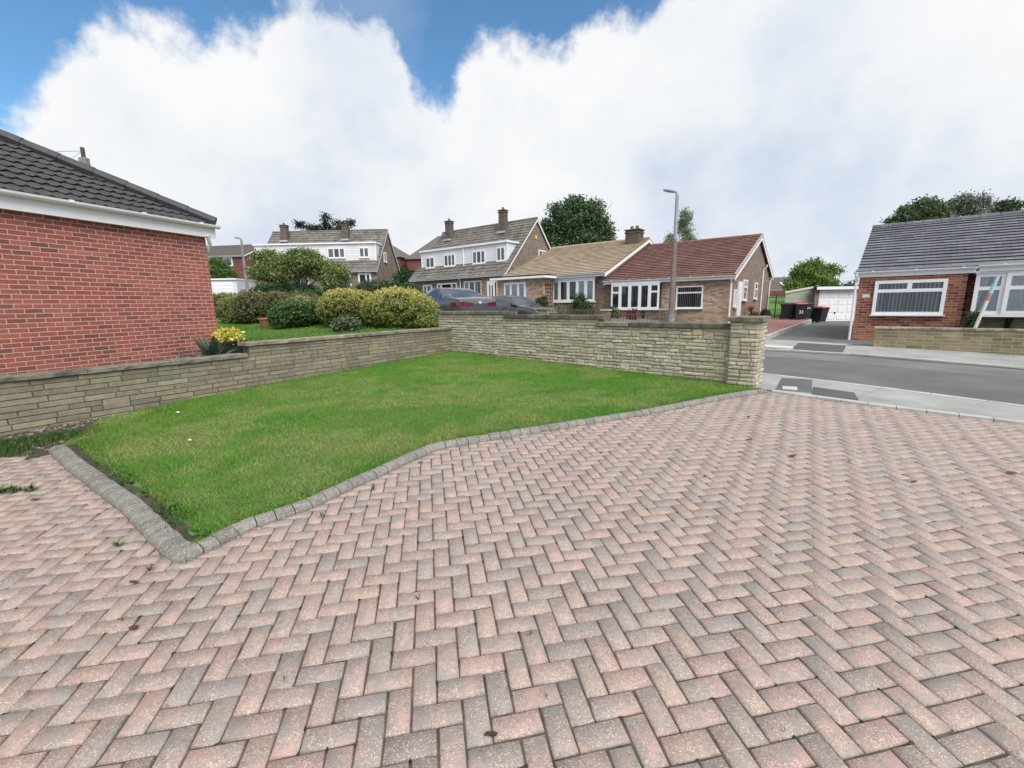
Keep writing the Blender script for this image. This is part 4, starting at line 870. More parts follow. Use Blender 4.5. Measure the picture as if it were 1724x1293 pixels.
# side gate
FGt = Frame((15.75, 27.0), (.998, -.06)); t = thing('side_gate', FGt.p(.5, 0, .6), 'black metal bar gate between red roofed bungalow and green lean-to', 'gate'); mb = MB(FGt)
for k in range(11): mb.box(k * .11, k * .11 + .016, 0, .016, .62, 1.9 + .15 * math.sin(math.pi * k / 10))
for z_ in (.7, 1.05, 1.8): mb.box(0, 1.12, -.004, .02, z_, z_ + .035)
mb.build('bars', 'metal_black', t); mb = MB(FGt)
for a in (-.06, .52, 1.12): mb.box(a, a + .05, -.02, .03, .5, 2.05)
mb.build('frame', 'metal_black', t)

# --- garages and odds and ends on the far left
FGw = Frame((-27.2, 39.5), (.998, .02)); t = thing('garage', FGw.p(1.3, 2, 2.0), 'white up-and-over garage with ribbed door beyond the clipped hedges', 'garage')
mb = MB(FGw); mb.box(-.3, 2.75, .05, 5, 1.0, 4.15); mb.build('wall', 'render', t); mb = MB(FGw); mb.box(-.35, 2.8, -.1, 5.1, 4.15, 4.27); mb.build('roof', 'white', t); mb = MB(FGw); mb.box(.0, 2.45, -.02, .04, 1.5, 3.95)
for k in range(8): mb.box(.05, 2.4, -.045, -.018, 1.62 + k * .29, 1.80 + k * .29)
mb.build('garage_door', 'white', t)
FGd = Frame((-25.6, 43.5), (.998, .02)); t = thing('garage', FGd.p(2, 2, 2.0), 'grey garage block with dark door under the white parasol at far left', 'garage'); mb = MB(FGd); mb.box(.4, 6.0, .05, 5, 1, 3.85); mb.build('wall', 'column_grey', t); mb = MB(FGd); mb.box(.2, 6.1, -.1, 5, 3.86, 4.1); mb.build('roof', 'lead', t); mb = MB(FGd); mb.box(2.4, 5.1, -.03, .04, 1.5, 3.6); mb.build('garage_door', 'dark', t)
t = thing('parasol', (-24.0, 46, 2.5), 'pale green garden parasol above the grey garage roof', 'parasol'); mb = MB(); mb.lathe((-24.0, 46, 4.75), [(1.9, 0), (1.88, .06), (1.0, .3), (.06, .5)], 12); mb.build('canopy', 'teal', t); mb = MB(); mb.tube([(-24, 46, 2.4), (-24, 46, 5.25)], .03, 6); mb.build('pole', 'white', t)

# --- yellow stone wall across the road
FY = Frame((10.004, 11.905), (.745, -.667)); t = thing('stone_wall', FY.p(2.5, .1, .3), 'pale yellow stone block wall with thin coping in front of the right bungalow', 'garden wall')
mb = MB(FY); mb.box(0, 7, 0, .2, -.2, .83); mb.build('wall_core', 'yellow_stone', t); cc = MB(FY); coping(cc, -.03, 7, -.03, .23, .833, .885, [(.33, .31, .25), (.27, .26, .21)], .9); cc.build('coping', 'coping', t)
# low brick wall with railings before the pair of bungalows
FQ = Frame((8.16, 13.2), (.764, -.645)); z_ = lambda s: hz(*FQ.p(s, 0, 0)[:2])
t = thing('garden_wall', FQ.p(-4.6, 0, .6), 'low brick garden wall topped with thin brown railings in front of the bungalows', 'garden wall'); mb = MB(FQ); mb.box(-5.75, -3.4, 0, .2, .3, .86); mb.box(-8.6, -6.1, 0, .2, .3, 1.05); mb.build('wall', 'buff_brick', t); mb = MB(FQ)
for k in range(22): a = -5.7 + k * .105; mb.box(a, a + .02, .09, .11, .86, 1.26)
for k in range(24): a = -8.55 + k * .105; mb.box(a, a + .02, .09, .11, 1.05, 1.40)
mb.box(-5.75, -3.4, .085, .115, 1.18, 1.205); mb.box(-8.6, -6.1, .085, .115, 1.32, 1.345); mb.build('railings', 'rust', t)
t = thing('brick_pier', FQ.p(-5.9, 0, .6), 'short brick pier with flat cap between the two runs of railings', 'pier'); mb = MB(FQ); mb.box(-6.04, -5.78, -.02, .24, .3, 1.33); mb.build('shaft', 'brown_brick', t); mb = MB(FQ); mb.box(-6.08, -5.74, -.06, .28, 1.332, 1.39); mb.build('cap', 'concrete', t)
t = thing('stone_wall', FQ.p(-9.5, 0, .8), 'short buff stone wall with grey coping beside the parked black hatchback', 'garden wall'); mb = MB(FQ); mb.box(-10.6, -8.65, 0, .2, .4, 1.37); mb.build('wall_core', 'yellow_stone', t); cc = MB(FQ); coping(cc, -10.6, -8.6, -.04, .24, 1.373, 1.43, [(.2, .195, .16)]); cc.build('coping', 'coping', t)
t = thing('brick_pier', FM.p(-2.62, -.5, .5), 'grey brick stub pier under the front window of the red roofed bungalow', 'pier'); mb = MB(FM); mb.box(-2.95, -2.2, -.62, -.3, .3, 1.26); mb.build('shaft', 'brown_brick', t); mb = MB(FM); mb.box(-2.98, -2.17, -.65, -.27, 1.262, 1.31); mb.build('cap', 'concrete', t)

# ------------------------------------------------------------------ street furniture
def lamp_post(base, h, label, wide, lower, armdir, upper='galv'):
    t = thing('lamp_post', base, label, 'street lamp', 'lamp posts along the road'); b = Vector(base); k = .68 * h
    mb = MB(); mb.tube([b - Vector((0, 0, .2)), b + Vector((0, 0, .75))], wide * .62, 8); mb.build('base_box', 'column_grey', t)
    mb = MB(); mb.tube([b + Vector((0, 0, .75)), b + Vector((0, 0, k))], [wide * .55, wide * .38], 8); mb.build('column', lower, t)
    a = Vector(armdir); mb = MB(); mb.tube([b + Vector((0, 0, k)), b + Vector((0, 0, h - .12)), b + a * .03 + Vector((0, 0, h - .04)), b + a * .10 + Vector((0, 0, h + .02))], [wide * .34, wide * .30, wide * .22, wide * .18], 8); mb.build('bracket', upper, t)
    c = b + a * .24 + Vector((0, 0, h + .03)); mb = MB(Frame((c.x, c.y), (a.x, a.y)))
    prof = [(-.17, .035, .03), (-.12, .07, .05), (.05, .09, .055), (.18, .06, .035), (.21, .02, .015)]; idx = []
    for s_, w_, z_h in prof: idx.append(mb.add([(s_, w_ * math.cos(q), c.z + s_ * .2 + z_h * math.sin(q)) for q in [2 * math.pi * i / 10 for i in range(10)]]))
    for A, B in zip(idx, idx[1:]):
        for q in range(10): mb.face((A + q, A + (q + 1) % 10, B + (q + 1) % 10, B + q))
    mb.face([idx[0] + q for q in reversed(range(10))]); mb.face([idx[-1] + q for q in range(10)]); mb.build('lamp_head', upper, t, None, True); return t
lamp_post((5.50, 15.0, .47), 4.72, 'tall brown and grey street lamp in front of the red roofed bungalow', .19, 'column_brown', (-.95, .3, 0))
lamp_post((-16.66, 28.0, 1.75), 4.15, 'slender grey street lamp near the red car and clipped hedges', .2, 'column_grey', (-.98, .2, 0), 'column_grey')
t = thing('utility_pole', (-27.4, 30, 2), 'dark wooden telegraph pole rising behind the hipped roof', 'utility pole'); mb = MB(); mb.tube([(-27.6, 30, 1.5), (-27.3, 30, 11.9)], [.15, .11], 8); mb.build('pole', 'bark', t); mb = MB(); mb.box(-27.45, -27.0, 29.75, 30.05, 10.7, 11.25); mb.build('junction_box', 'column_grey', t)
mb = MB()
for q in ((-52, 42, 10.2), (-48, 24, 11.3)): mb.tube([Vector((-27.3, 30, 11.7)).lerp(Vector(q), u) + Vector((0, 0, -2.2 * u * (1 - u))) for u in np.linspace(0, 1, 9)], .012, 4)
mb.build('wires', 'dark', t)
t = thing('marker_post', (11.95, 11.3, .3), 'leaning cream pole taped blue and red standing behind the yellow stone wall', 'pole'); B0, B1 = Vector((11.95, 11.3, .35)), Vector((12.42, 11.28, 2.16)); L_ = lambda u: B0.lerp(B1, u)
mb = MB(); mb.tube([L_(0), L_(.665)], [.038, .036], 8); mb.build('shaft', 'cream', t); mb = MB(); mb.tube([L_(.665), L_(.76)], .042, 8); mb.build('red_band', 'red_tape', t); mb = MB(); mb.tube([L_(.76), L_(.90)], .040, 8); mb.build('blue_band', 'blue_tape', t); mb = MB(); mb.tube([L_(.90), L_(1)], .036, 8); mb.build('tip', 'blue_tape', t)
# wheelie bins
def bin_(base, yaw, body, lid, label, number=None, hgt=1.0):
    F = Frame(base[:2], (math.cos(yaw), math.sin(yaw))); t = thing('wheelie_bin', base, label, 'bin', 'wheelie bins by the drives'); z = base[2]; mb = MB(F)
    A = [(-.22, -.22), (.22, -.22), (.22, .24), (-.22, .24)]; Bq = [(-.28, -.32), (.28, -.32), (.28, .32), (-.28, .32)]
    mb.hexa([(*p, z + .06) for p in A] + [(*p, z + hgt - .12) for p in Bq]); mb.box(-.30, .30, -.34, .34, z + hgt - .12, z + hgt - .06); bo = mb.build('body', body, t)
    mb = MB(F); i = mb.add([(-.3, -.37, z + hgt - .06), (.3, -.37, z + hgt - .06), (.3, .38, z + hgt - .06), (-.3, .38, z + hgt - .06), (-.27, -.30, z + hgt - .01), (.27, -.30, z + hgt - .01), (.27, .3, z + hgt + .03), (-.27, .3, z + hgt + .03)])
    for q in ((4, 5, 6, 7), (0, 1, 5, 4), (1, 2, 6, 5), (2, 3, 7, 6), (3, 0, 4, 7), (3, 2, 1, 0)): mb.face([i + k for k in q])
    mb.build('lid', lid, t); mb = MB(F); mb.tube([(-.26, .42, z + hgt - .04), (.26, .42, z + hgt - .04)], .018, 6, False); mb.box(-.25, -.21, .3, .43, z + hgt - .06, z + hgt - .03); mb.box(.21, .25, .3, .43, z + hgt - .06, z + hgt - .03); mb.build('handle', lid, t)
    for s_ in (-.27, .23): mb = MB(F); mb.tube([(s_, .26, z + .1), (s_ + .05, .26, z + .1)], .1, 14, False); mb.build('wheel', 'rubber', t)
    if number:
        for tx, zz, sz in number: text(tx, F, *((.0, -.30, z + zz) if zz > .55 else (.0, -.288, z + zz)), sz, 'white', bo)
    return t
bin_((15.68, 24.9, .56), -.5, 'black_plastic', 'black_plastic', 'black wheelie bin nearest the side gate at the left of the group', None, .92)
bin_((16.05, 24.4, .56), -.12, 'black_plastic', 'red_plastic', 'black wheelie bin with red lid and white number between its neighbours by the green lean-to', [('33', .42, .24)], .92)
bin_((16.62, 24.75, .57), .1, 'green_plastic', 'green_plastic', 'dark green wheelie bin with white number in front of the green lean-to', [('33', .66, .25)], .92)
bin_((17.28, 24.45, .385), .35, 'black_plastic', 'red_plastic', 'black wheelie bin with pinkish red lid standing alone before the garage door', None, .88)
t = thing('boot_scraper', (13.9, 16.75, .385), 'small yellow topped block standing by the right bungalow wall on the drive', 'block'); mb = MB(); mb.box(13.75, 14.0, 16.65, 16.9, .385, .55); mb.build('base', 'dark', t); mb = MB(); mb.box(13.72, 14.03, 16.62, 16.93, .552, .62); mb.build('top', 'yellow', t)

# ------------------------------------------------------------------ cars
def spl(xs, ys, x):
    """smooth monotone-ish interpolation"""
    xs, ys = np.array(xs, float), np.array(ys, float); m = np.gradient(ys, xs); k = np.clip(np.searchsorted(xs, x) - 1, 0, len(xs) - 2)
    h = xs[k + 1] - xs[k]; u = (x - xs[k]) / h; return (2 * u ** 3 - 3 * u ** 2 + 1) * ys[k] + (u ** 3 - 2 * u ** 2 + u) * h * m[k] + (-2 * u ** 3 + 3 * u ** 2) * ys[k + 1] + (u ** 3 - u ** 2) * h * m[k + 1]
def car(base, heading, label, paintm, Lc, prof, side, screens, tail=None, badge=False, lights_front=False, handles=(), mirror=None, wheelr=.33):
    """body lofted from cross sections; glass is cut from the same skin"""
    F = Frame(base[:2], heading); t = thing('parked_car', base, label, 'car', 'parked cars'); z = base[2]
    nx, nr = 200, 64; X = np.linspace(0, Lc, nx); top, belt, hw, rw, bot = [spl(*p, X) for p in prof]
    V = np.zeros((nx, 2 * nr + 1, 3))
    for i, x in enumerate(X):
        cab = max(0., top[i] - belt[i] - .12); f = min(1, cab / .25); rwi = hw[i] * .86 * (1 - f) + rw[i] * f
        ctl = [(hw[i] * .90, bot[i]), (hw[i] * .985, bot[i] + .12), (hw[i], bot[i] + .38 * (belt[i] - bot[i]) + .1), (hw[i] * .985, belt[i] - .10), (hw[i] * .945, belt[i]), (hw[i] * .945 * (1 - f * .45) + rwi * f * .45, belt[i] + (top[i] - belt[i]) * .5), (rwi, top[i] - .07 * f - .02 * (1 - f)), (rwi * .82, top[i] - .015), (0, top[i])]
        tt = np.arange(len(ctl)); u = np.linspace(0, len(ctl) - 1, nr + 1); cy = spl(tt, [c[0] for c in ctl], u); cz = spl(tt, [c[1] for c in ctl], u)
        V[i, :, 0] = x - Lc / 2; V[i, :nr + 1, 1] = -cy; V[i, :nr + 1, 2] = cz; V[i, nr + 1:, 1] = cy[:-1][::-1]; V[i, nr + 1:, 2] = cz[:-1][::-1]
    W = np.zeros_like(V)
    for a in range(nx):
        for b in range(2 * nr + 1): W[a, b] = F.p(V[a, b, 0], V[a, b, 1], z + V[a, b, 2])
    flat = W.reshape(-1, 3); m = 2 * nr + 1; body, glass, lamp = [], [], []
    u = np.linspace(0, 8, nr + 1)
    for a in range(nx - 1):
        for b in range(2 * nr):
            bb = b if b < nr else 2 * nr - 1 - b; uu = (u[bb] + u[bb + 1]) / 2; x = (X[a] + X[a + 1]) / 2; cen = V[a:a + 2, b:b + 2].mean((0, 1)); q = (a * m + b, (a + 1) * m + b, (a + 1) * m + b + 1, a * m + b + 1)
            isg = any(s0 + (s1 - s0) * 0 <= x <= s1 and 4.15 < uu < 5.85 and not any(abs(x - p) < .05 for p in side[1]) and cen[2] < top[a] - .09 for s0, s1 in side[0])
            if isg and (x < side[0][0][0] + .55 * max(0, (uu - 4.15) / 1.7) or x > side[0][-1][1] - .42 * max(0, (uu - 4.15) / 1.7)): isg = False
            isg = isg or any(s0 <= x <= s1 and uu > 6.35 for s0, s1 in screens)
            isl = False
            (lamp if isl else glass if isg else body).append(q)
    def sub(name, fs, mat, sm=True):
        fs = np.array(fs); ids, inv = np.unique(fs, return_inverse=True); return mesh_object(name, flat[ids], inv.reshape(fs.shape), mat, t, None, sm)
    bo = sub('body', body, paintm); sub('glass', glass, 'car_glass')
    if tail is not None:
        for sy in (-1, 1):                                             # wrap-round rear lamps
            lm = MB(F); pr = None
            for a in [a for a in range(nx) if X[a] >= tail[0]]:
                f_ = (X[a] - tail[0]) / (Lc - tail[0]); zs = [tail[1] + .05 * (1 - f_), tail[2] - .03 * (1 - f_)]; half = V[a, :nr + 1]
                q = lm.add([(X[a] - Lc / 2, sy * (float(np.interp(zz, half[:nr * 5 // 8, 2], -half[:nr * 5 // 8, 1])) + .006), z + zz) for zz in zs])
                if pr is not None: lm.face((pr, q, q + 1, pr + 1))
                pr = q
            y0 = float(lm.v[-1][0]); e_ = lm.add([(Lc / 2 + .008, sy * tail[3], z + tail[1] + .02), (Lc / 2 + .008, sy * tail[3], z + tail[2] - .045)]); lm.face((pr, e_, e_ + 1, pr + 1))
            lm.build('tail_light', 'tail', t)
        bm_ = MB(F); bm_.box(Lc / 2 + .003, Lc / 2 + .012, -.36, .36, z + .40, z + .62); bm_.build('bumper_insert', 'black_plastic', t)
    for k, nm_ in ((0, 'nose_panel'), (nx - 1, 'rear_panel')): e = MB(F); e.poly([tuple(v) for v in flat[k * m:(k + 1) * m]], True); e.build(nm_, paintm, t)
    for sx in (-Lc / 2 + .85, Lc / 2 - .95):
        for sy in (-1, 1):
            wv = MB(F); y0 = sy * (hw.max() - .24); y1 = sy * (hw.max() + .012); wv.tube([(sx, y0, z + wheelr), (sx, y1, z + wheelr)], wheelr, 22, False); w_ = wv.build('wheel', 'rubber', t)
            rv = MB(F); rv.tube([(sx, y1 - sy * .02, z + wheelr), (sx, y1 + sy * .006, z + wheelr)], wheelr * .66, 16, False); rv.build('rim', 'chrome', w_)
    for x_, zz in handles:
        for sy in (-1, 1): hb = MB(F); yy = sy * float(spl(*prof[2], x_)); hb.box(x_ - Lc / 2 - .1, x_ - Lc / 2 + .1, min(yy - .02, yy + .02), max(yy - .02, yy + .02), z + zz, z + zz + .03); hb.build('door_handle', 'dark', t)
    if mirror:
        for sy in (-1, 1): mm = MB(F); lump(mm, F.p(mirror[0] - Lc / 2, sy * (float(spl(*prof[2], mirror[0])) + .06), z + mirror[1]), (.09, .12, .075), 3, 0); mm.build('mirror', 'dark', t, None, True)
    return t, F, bo
P1 = (([0, .3, 1.2, 1.5, 2.2, 2.7, 3.1, 3.6, 4.2, 4.62, 4.85, 5.0], [.62, .80, .96, 1.03, 1.40, 1.50, 1.51, 1.45, 1.24, 1.10, 1.05, .90]), ([0, .5, 1.5, 3, 4.2, 4.8, 5], [.58, .80, .94, .98, 1.02, .98, .84]), ([0, .25, .8, 1.5, 3, 4.2, 4.75, 5], [.62, .82, .90, .93, .945, .93, .865, .70]), ([0, 2.4, 3.2, 4.2, 5], [.6, .62, .63, .60, .6]), ([0, .4, 2.5, 4.6, 5], [.3, .2, .2, .22, .34]))
hd = Vector((-.62, .785)).normalized(); cc0 = Vector((-1.06, 15.28)) + hd * 2.5
# car local +s must run nose to tail, so the frame looks along -heading
t, F1, bo = car((cc0.x, cc0.y, .78), (-hd.x, -hd.y), 'dark grey fastback car with red rear lights parked behind the stepped stone wall', 'car_grey', 5.0, P1, ([(1.6, 4.12)], (2.62, 3.5)), [(1.55, 2.25), (3.55, 4.5)], (4.45, .80, .96, .30), True, handles=((2.45, .86), (3.45, .90)), mirror=(1.75, 1.02))
bd = MB(F1)
for k in range(4):
    bd.mi = k % 2; c = [(2.5 + .012, 0, .78 + .93)] + [(2.5 + .012, .036 * math.cos(q), .78 + .93 + .036 * math.sin(q)) for q in np.linspace(k * math.pi / 2, (k + 1) * math.pi / 2, 6)]; bd.poly(c)
bd.mi = 0; bd.tube([(2.44, 0, 1.71), (2.511, 0, 1.71)], .045, 16, False); bd.build('badge', ['white', 'badge_blue'], t)
an = MB(F1); an.hexa([(.62, -.03, 2.27), (.80, -.03, 2.25), (.80, .03, 2.25), (.62, .03, 2.27), (.76, -.008, 2.36), (.80, -.008, 2.36), (.80, .008, 2.36), (.76, .008, 2.36)]); an.build('roof_fin', 'car_black', t)
P2 = (([0, .25, .9, 1.2, 1.9, 2.4, 3.0, 3.5, 3.85, 4.0], [.6, .78, .92, .98, 1.36, 1.45, 1.43, 1.32, 1.1, .85]), ([0, .5, 1.2, 2.5, 3.6, 4], [.55, .78, .90, .95, .98, .8]), ([0, .25, .8, 1.5, 3, 3.7, 4], [.6, .78, .84, .86, .86, .82, .74]), ([0, 2, 2.8, 3.6, 4], [.58, .60, .60, .56, .5]), ([0, .4, 2, 3.6, 4], [.3, .2, .2, .22, .32]))
hd2 = Vector((.72, -.69)).normalized()
car((.30, 20.8, .62), (-hd2.x, -hd2.y), 'black hatchback facing right in front of the tan roofed bungalow', 'car_black', 4.0, P2, ([(1.3, 3.5)], (2.15, 2.95)), [(1.2, 1.95), (3.3, 3.75)], None, handles=((2.0, .84),), mirror=(1.45, .98), wheelr=.3)
car((-17.75, 30.2, 1.55), (-.35, .94), 'red car with silver windows by the slender street lamp at the left', 'car_red', 4.0, P2, ([(1.3, 3.5)], (2.15, 2.95)), [(1.2, 1.95), (3.3, 3.75)], None, wheelr=.3)
car((-9.4, 39.5, 1.95), (-.1, .99), 'silver car showing only its roof behind the rounded hedge', 'car_silver', 4.0, P2, ([(1.3, 3.5)], (2.15, 2.95)), [(1.2, 1.95), (3.3, 3.75)], None, wheelr=.3)

# ------------------------------------------------------------------ planting
HG = 'clipped hedge bushes on the neighbour lawn'; gold = (.44, .40, .13); dk = [(.025, .055, .022), (.05, .10, .035), (.085, .15, .05)]
def base(x, y): return (x, y, hz(x, y))
def gp(px_x, y): return base(px_x * y / 1.0, y)
bush('hedge_bush', 'large golden tipped hedge bush at the right end beside the stone wall corner', 'hedge', base(-3.45, 13.9), [(-.1, 0, .64, 1.05, .85, .74), (.5, -.1, .5, .7, .7, .62), (-.6, .1, .6, .7, .7, .66), (1.15, -.55, .2, .55, .5, .3)], 44000, .034, [(.05, .085, .028), (.12, .17, .045), (.25, .28, .07)], (.022, .03, .012), HG, gold, (1.3, 2.1), .28, .05, 8)
bush('hedge_bush', 'golden green hedge bush left of the large golden one', 'hedge', base(-5.45, 14.6), [(-.1, 0, .62, .85, .8, .72), (.4, .1, .6, .7, .7, .66)], 28000, .034, [(.03, .07, .025), (.09, .14, .04), (.26, .28, .07)], (.016, .026, .01), HG, gold, (1.4, 2.2), .28, .05, 8)
bush('hedge_bush', 'dark green laurel hedge bush with a flat pale top in the middle of the row', 'hedge', base(-7.2, 15.1), [(0, 0, .62, .75, .75, .70), (-.5, -.2, .45, .5, .5, .55)], 20000, .042, dk, (.012, .022, .01), HG, (.22, .27, .10), (1.65, 1.95), .28, .05, 8, hk=.78)
bush('hedge_bush', 'low grey green spiky plant at the foot of the golden hedge', 'shrub', base(-5.1, 13.5), [(0, 0, .22, .42, .3, .24)], 2600, .055, [(.07, .10, .055), (.12, .15, .085)], (.03, .04, .02), None, None, None, .5, .08, 8)
bush('hedge_bush', 'boxy hedge bush half bronze and half dark green behind the terracotta pot', 'hedge', base(-9.35, 16.6), [(-.35, 0, .72, .75, .7, .80), (.45, .15, .75, .75, .6, .75), (1.3, .5, .75, .8, .5, .68)], 26000, .038, [(.04, .09, .03), (.10, .13, .05), (.22, .165, .08)], (.03, .026, .016), HG, (.20, .17, .08), (1.9, 2.3), .28, .05, 8, hk=.79)
bush('hedge_bush', 'small olive green hedge bush left of the bronze one', 'hedge', base(-10.6, 17.0), [(0, 0, .55, .72, .7, .68), (.3, -.3, .35, .5, .5, .45)], 15000, .036, [(.06, .09, .03), (.13, .16, .05), (.22, .21, .08)], (.03, .03, .016), HG, (.26, .25, .08), (1.8, 2.1), .28, .05, 8, hk=.82)
bush('hedge_bush', 'low rounded hedge bush next to the red brick bungalow wall', 'hedge', base(-12.3, 19.0), [(0, 0, .62, 1.0, .8, .68), (-.9, .1, .62, .8, .8, .7)], 18000, .040, [(.04, .07, .022), (.09, .12, .035), (.16, .18, .05)], (.018, .022, .01), HG, (.24, .25, .07), (2.0, 2.25), .28, .05, 8, hk=.78)
tree('clipped_tree', 'broad umbrella shaped clipped tree with bare lower branches before the left dormer house', (-11.5, 24.0, 1.55), (.11, .75), [(0, 0, 2.3, 2.2, 1.5, .66), (-1.5, -.2, 1.95, 1.05, 1.0, .55), (1.65, .1, 1.9, 1.05, 1.0, .6), (.2, -.3, 2.45, 1.9, 1.1, .45), (-.5, -.5, 1.8, 1.3, .9, .36), (2.0, -.4, 1.5, .65, .7, .5)], 44000, .065, [(.06, .10, .035), (.105, .16, .05), (.15, .20, .065), (.22, .245, .085)], None, .5, .13, 14, .4, limbs=[(-1.3, 0, 1.75, .8, .6, .4), (1.3, .1, 1.75, .8, .6, .4), (.4, -.3, 1.9, .7, .6, .4), (-.5, .3, 1.9, .6, .6, .4), (-.9, -.3, 1.7, .5, .5, .3), (.9, -.3, 1.7, .5, .5, .3)], lobes=2)
bush('low_hedge', 'dark green low hedge beneath the umbrella shaped tree', 'hedge', (-10.6, 23.2, 1.5), [(0, 0, .5, 1.5, .5, .55), (1.5, .1, .65, .9, .6, .75), (-2.4, .2, .4, 1.4, .5, .5)], 16000, .05, dk, (.012, .022, .01), None, None, None, .28, .06, 8)
bush('shrub', 'green shrubs in front of the left dormer house window', 'shrub', (-10.6, 36, 2.1), [(0, 0, .9, 2.2, .8, .7), (2.0, .2, .75, 1.3, .7, .6)], 9000, .09, [(.04, .07, .03), (.09, .12, .06)], (.03, .04, .02), None, None, None, .3, .1, 8)
bush('conifer_hedge', 'tall deep green conifer hedge between the two dormer houses', 'hedge', (-10.9, 47, 2), [(-2.6, 0, 1.6, 1.5, 1, 1.9), (0, 0, 1.6, 1.7, 1, 1.9), (2.2, .3, 1.5, 1.6, 1, 1.9)], 14000, .12, [(.012, .035, .014), (.03, .075, .025), (.06, .13, .04)], (.008, .018, .008), None, None, None, .3, .12, 8)
FK = Frame((-10.6, 40), (.998, -.05)); mb = MB(FK); 
for k in range(14): mb.box(k * .17, k * .17 + .155, 0, .03, 1.5, 2.75)
mb.box(0, 2.4, .03, .08, 2.45, 2.55); tag(mb.build('board_fence', 'wood', None, FK.p(1, 0, 1.8)), 'short brown board fence between the two dormer houses', 'fence')
G4 = [(.035, .064, .032), (.06, .10, .047), (.10, .15, .066)]
tree('broadleaf_tree', 'big dark green broadleaf tree behind the tan roofed bungalow', (9.3, 62, 1.5), (.4, 5), [(0, 0, 9.4, 4.4, 3.8, 4.3), (-2.4, 0, 7.6, 3.2, 3, 3.4), (3.0, 0, 7.0, 3.2, 3, 3.2), (-1.6, -1, 11.3, 2.4, 2.2, 2.4), (1.6, 0, 11.0, 2.6, 2.2, 2.2), (4.6, 0, 6.0, 1.9, 1.9, 2.2)], 46000, .22, G4, 'trees beyond the houses', .5, .42, 20, lobes=4)
tree('birch_tree', 'thin pale green birch rising behind the red roof beside the lamp post', (17.5, 45, .5), (.13, 6), [(0, 0, 7.8, .85, .8, 1.7), (.1, 0, 9.4, .45, .45, .9), (.35, 0, 6.4, 1.1, 1, 1.2), (-1.5, 0, 6.7, .6, .6, 1.0), (-1.9, 0, 6.0, .6, .6, .8)], 6500, .10, [(.10, .13, .07), (.16, .19, .11), (.22, .25, .15)], 'trees beyond the houses', .9, .22, 12)
tree('broadleaf_tree', 'round bright green tree behind the garage and lean-to', (25.9, 38, 1.2), (.2, 1.4), [(0, 0, 2.2, 1.75, 1.6, 1.4), (-.5, 0, 2.6, 1.25, 1.2, 1.0), (.8, 0, 1.7, 1.25, 1.2, 1.1), (-1.1, 0, 1.3, 1.0, 1, 1.2), (.4, 0, 2.8, .8, .8, .6)], 22000, .10, [(.06, .11, .028), (.11, .18, .04), (.17, .24, .065)], 'trees beyond the houses', .55, .2, 16)
tree('broadleaf_tree', 'dark green tree crown showing above the left half of the slate grey roof', (32.7, 36, .8), (.2, 5), [(0, 0, 7.3, 1.7, 1.3, 1.0), (-1.2, 0, 6.8, 1.4, 1, .8), (1.1, 0, 7.0, 1.2, 1, .9), (.3, 0, 7.8, .9, .9, .6)], 11000, .13, [(.045, .07, .034), (.08, .115, .05), (.12, .155, .07)], 'trees beyond the houses', .6, .22, 14)
tree('broadleaf_tree', 'wispy grey green tree crown above the slate grey roof', (36.3, 36, .8), (.18, 5), [(0, 0, 7.6, 1.3, 1, .9), (.5, 0, 8.1, 1.0, .9, .6), (-.5, 0, 8.1, .8, .8, .5)], 4200, .11, [(.10, .12, .09), (.15, .17, .13), (.19, .21, .17)], 'trees beyond the houses', .95, .25, 10)
tree('broadleaf_tree', 'small dark tree tuft above the right half of the slate grey roof', (39.0, 36, .75), (.15, 5), [(0, 0, 7.6, 1.0, .8, .55), (.6, 0, 7.9, .7, .6, .35)], 2600, .12, [(.035, .055, .03), (.06, .085, .045)], 'trees beyond the houses', .7, .2, 12)
tree('monkey_puzzle_tree', 'dark spiky conifer with drooping branches behind the left dormer house', (-24.4, 60, 1), (.3, 10.6), [(0, 0, 11.2, .7, .8, 1.3), (-1.5, 0, 10.5, 1.5, 1, .6), (1.5, 0, 10.5, 1.6, 1, .6), (-2.6, 0, 11.1, 1.2, .8, .5), (2.6, 0, 11.2, 1.2, .8, .5), (.1, 0, 12.1, .5, .5, .8), (3.4, 0, 11.5, .8, .5, .4), (-3.4, 0, 11.4, .7, .5, .4), (1.4, 0, 11.5, .6, .5, .4)], 4200, .14, [(.015, .022, .016), (.03, .04, .028)], 'trees beyond the houses', .95, .22, 10, .8)
bush('shrub', 'bright green shrub at the foot of the far terrace beside the red brick bungalow', 'shrub', (-30.5, 46, 3.0), [(0, 0, 1.9, 1.9, 1.5, 1.9), (1.3, 0, 1.3, 1.2, 1, 1.2)], 9000, .12, [(.05, .10, .022), (.085, .16, .03)], (.03, .05, .016), None, None, None, .3, .12, 8)
bush('shrub', 'dark green hedge strip left of the umbrella shaped tree by the lamp post', 'hedge', (-15.2, 30, 1.9), [(0, 0, .7, 2.6, .7, .75)], 9000, .07, [(.02, .06, .02), (.035, .09, .03)], (.012, .03, .01), None, None, None, .3, .08, 8)
bush('climber', 'dark leafy climber at the corner of the right bungalow front', 'shrub', tuple(FR.p(2.52, -.78, .45)), [(0, 0, .28, .16, .16, .36), (.02, 0, .62, .12, .12, .22)], 2600, .03, dk, (.012, .02, .01), None, None, None, .35, .03, 6)
bush('rose_bush', 'green rose bush with red flowers under the tan bungalow bay window', 'shrub', tuple(FM.p(-6.75, -1.2, .7)), [(0, 0, .7, .45, .4, .75), (.35, 0, .45, .45, .4, .5)], 4500, .05, [(.02, .05, .018), (.05, .10, .03)], (.014, .03, .012), None, None, None, .45, .06, 6)
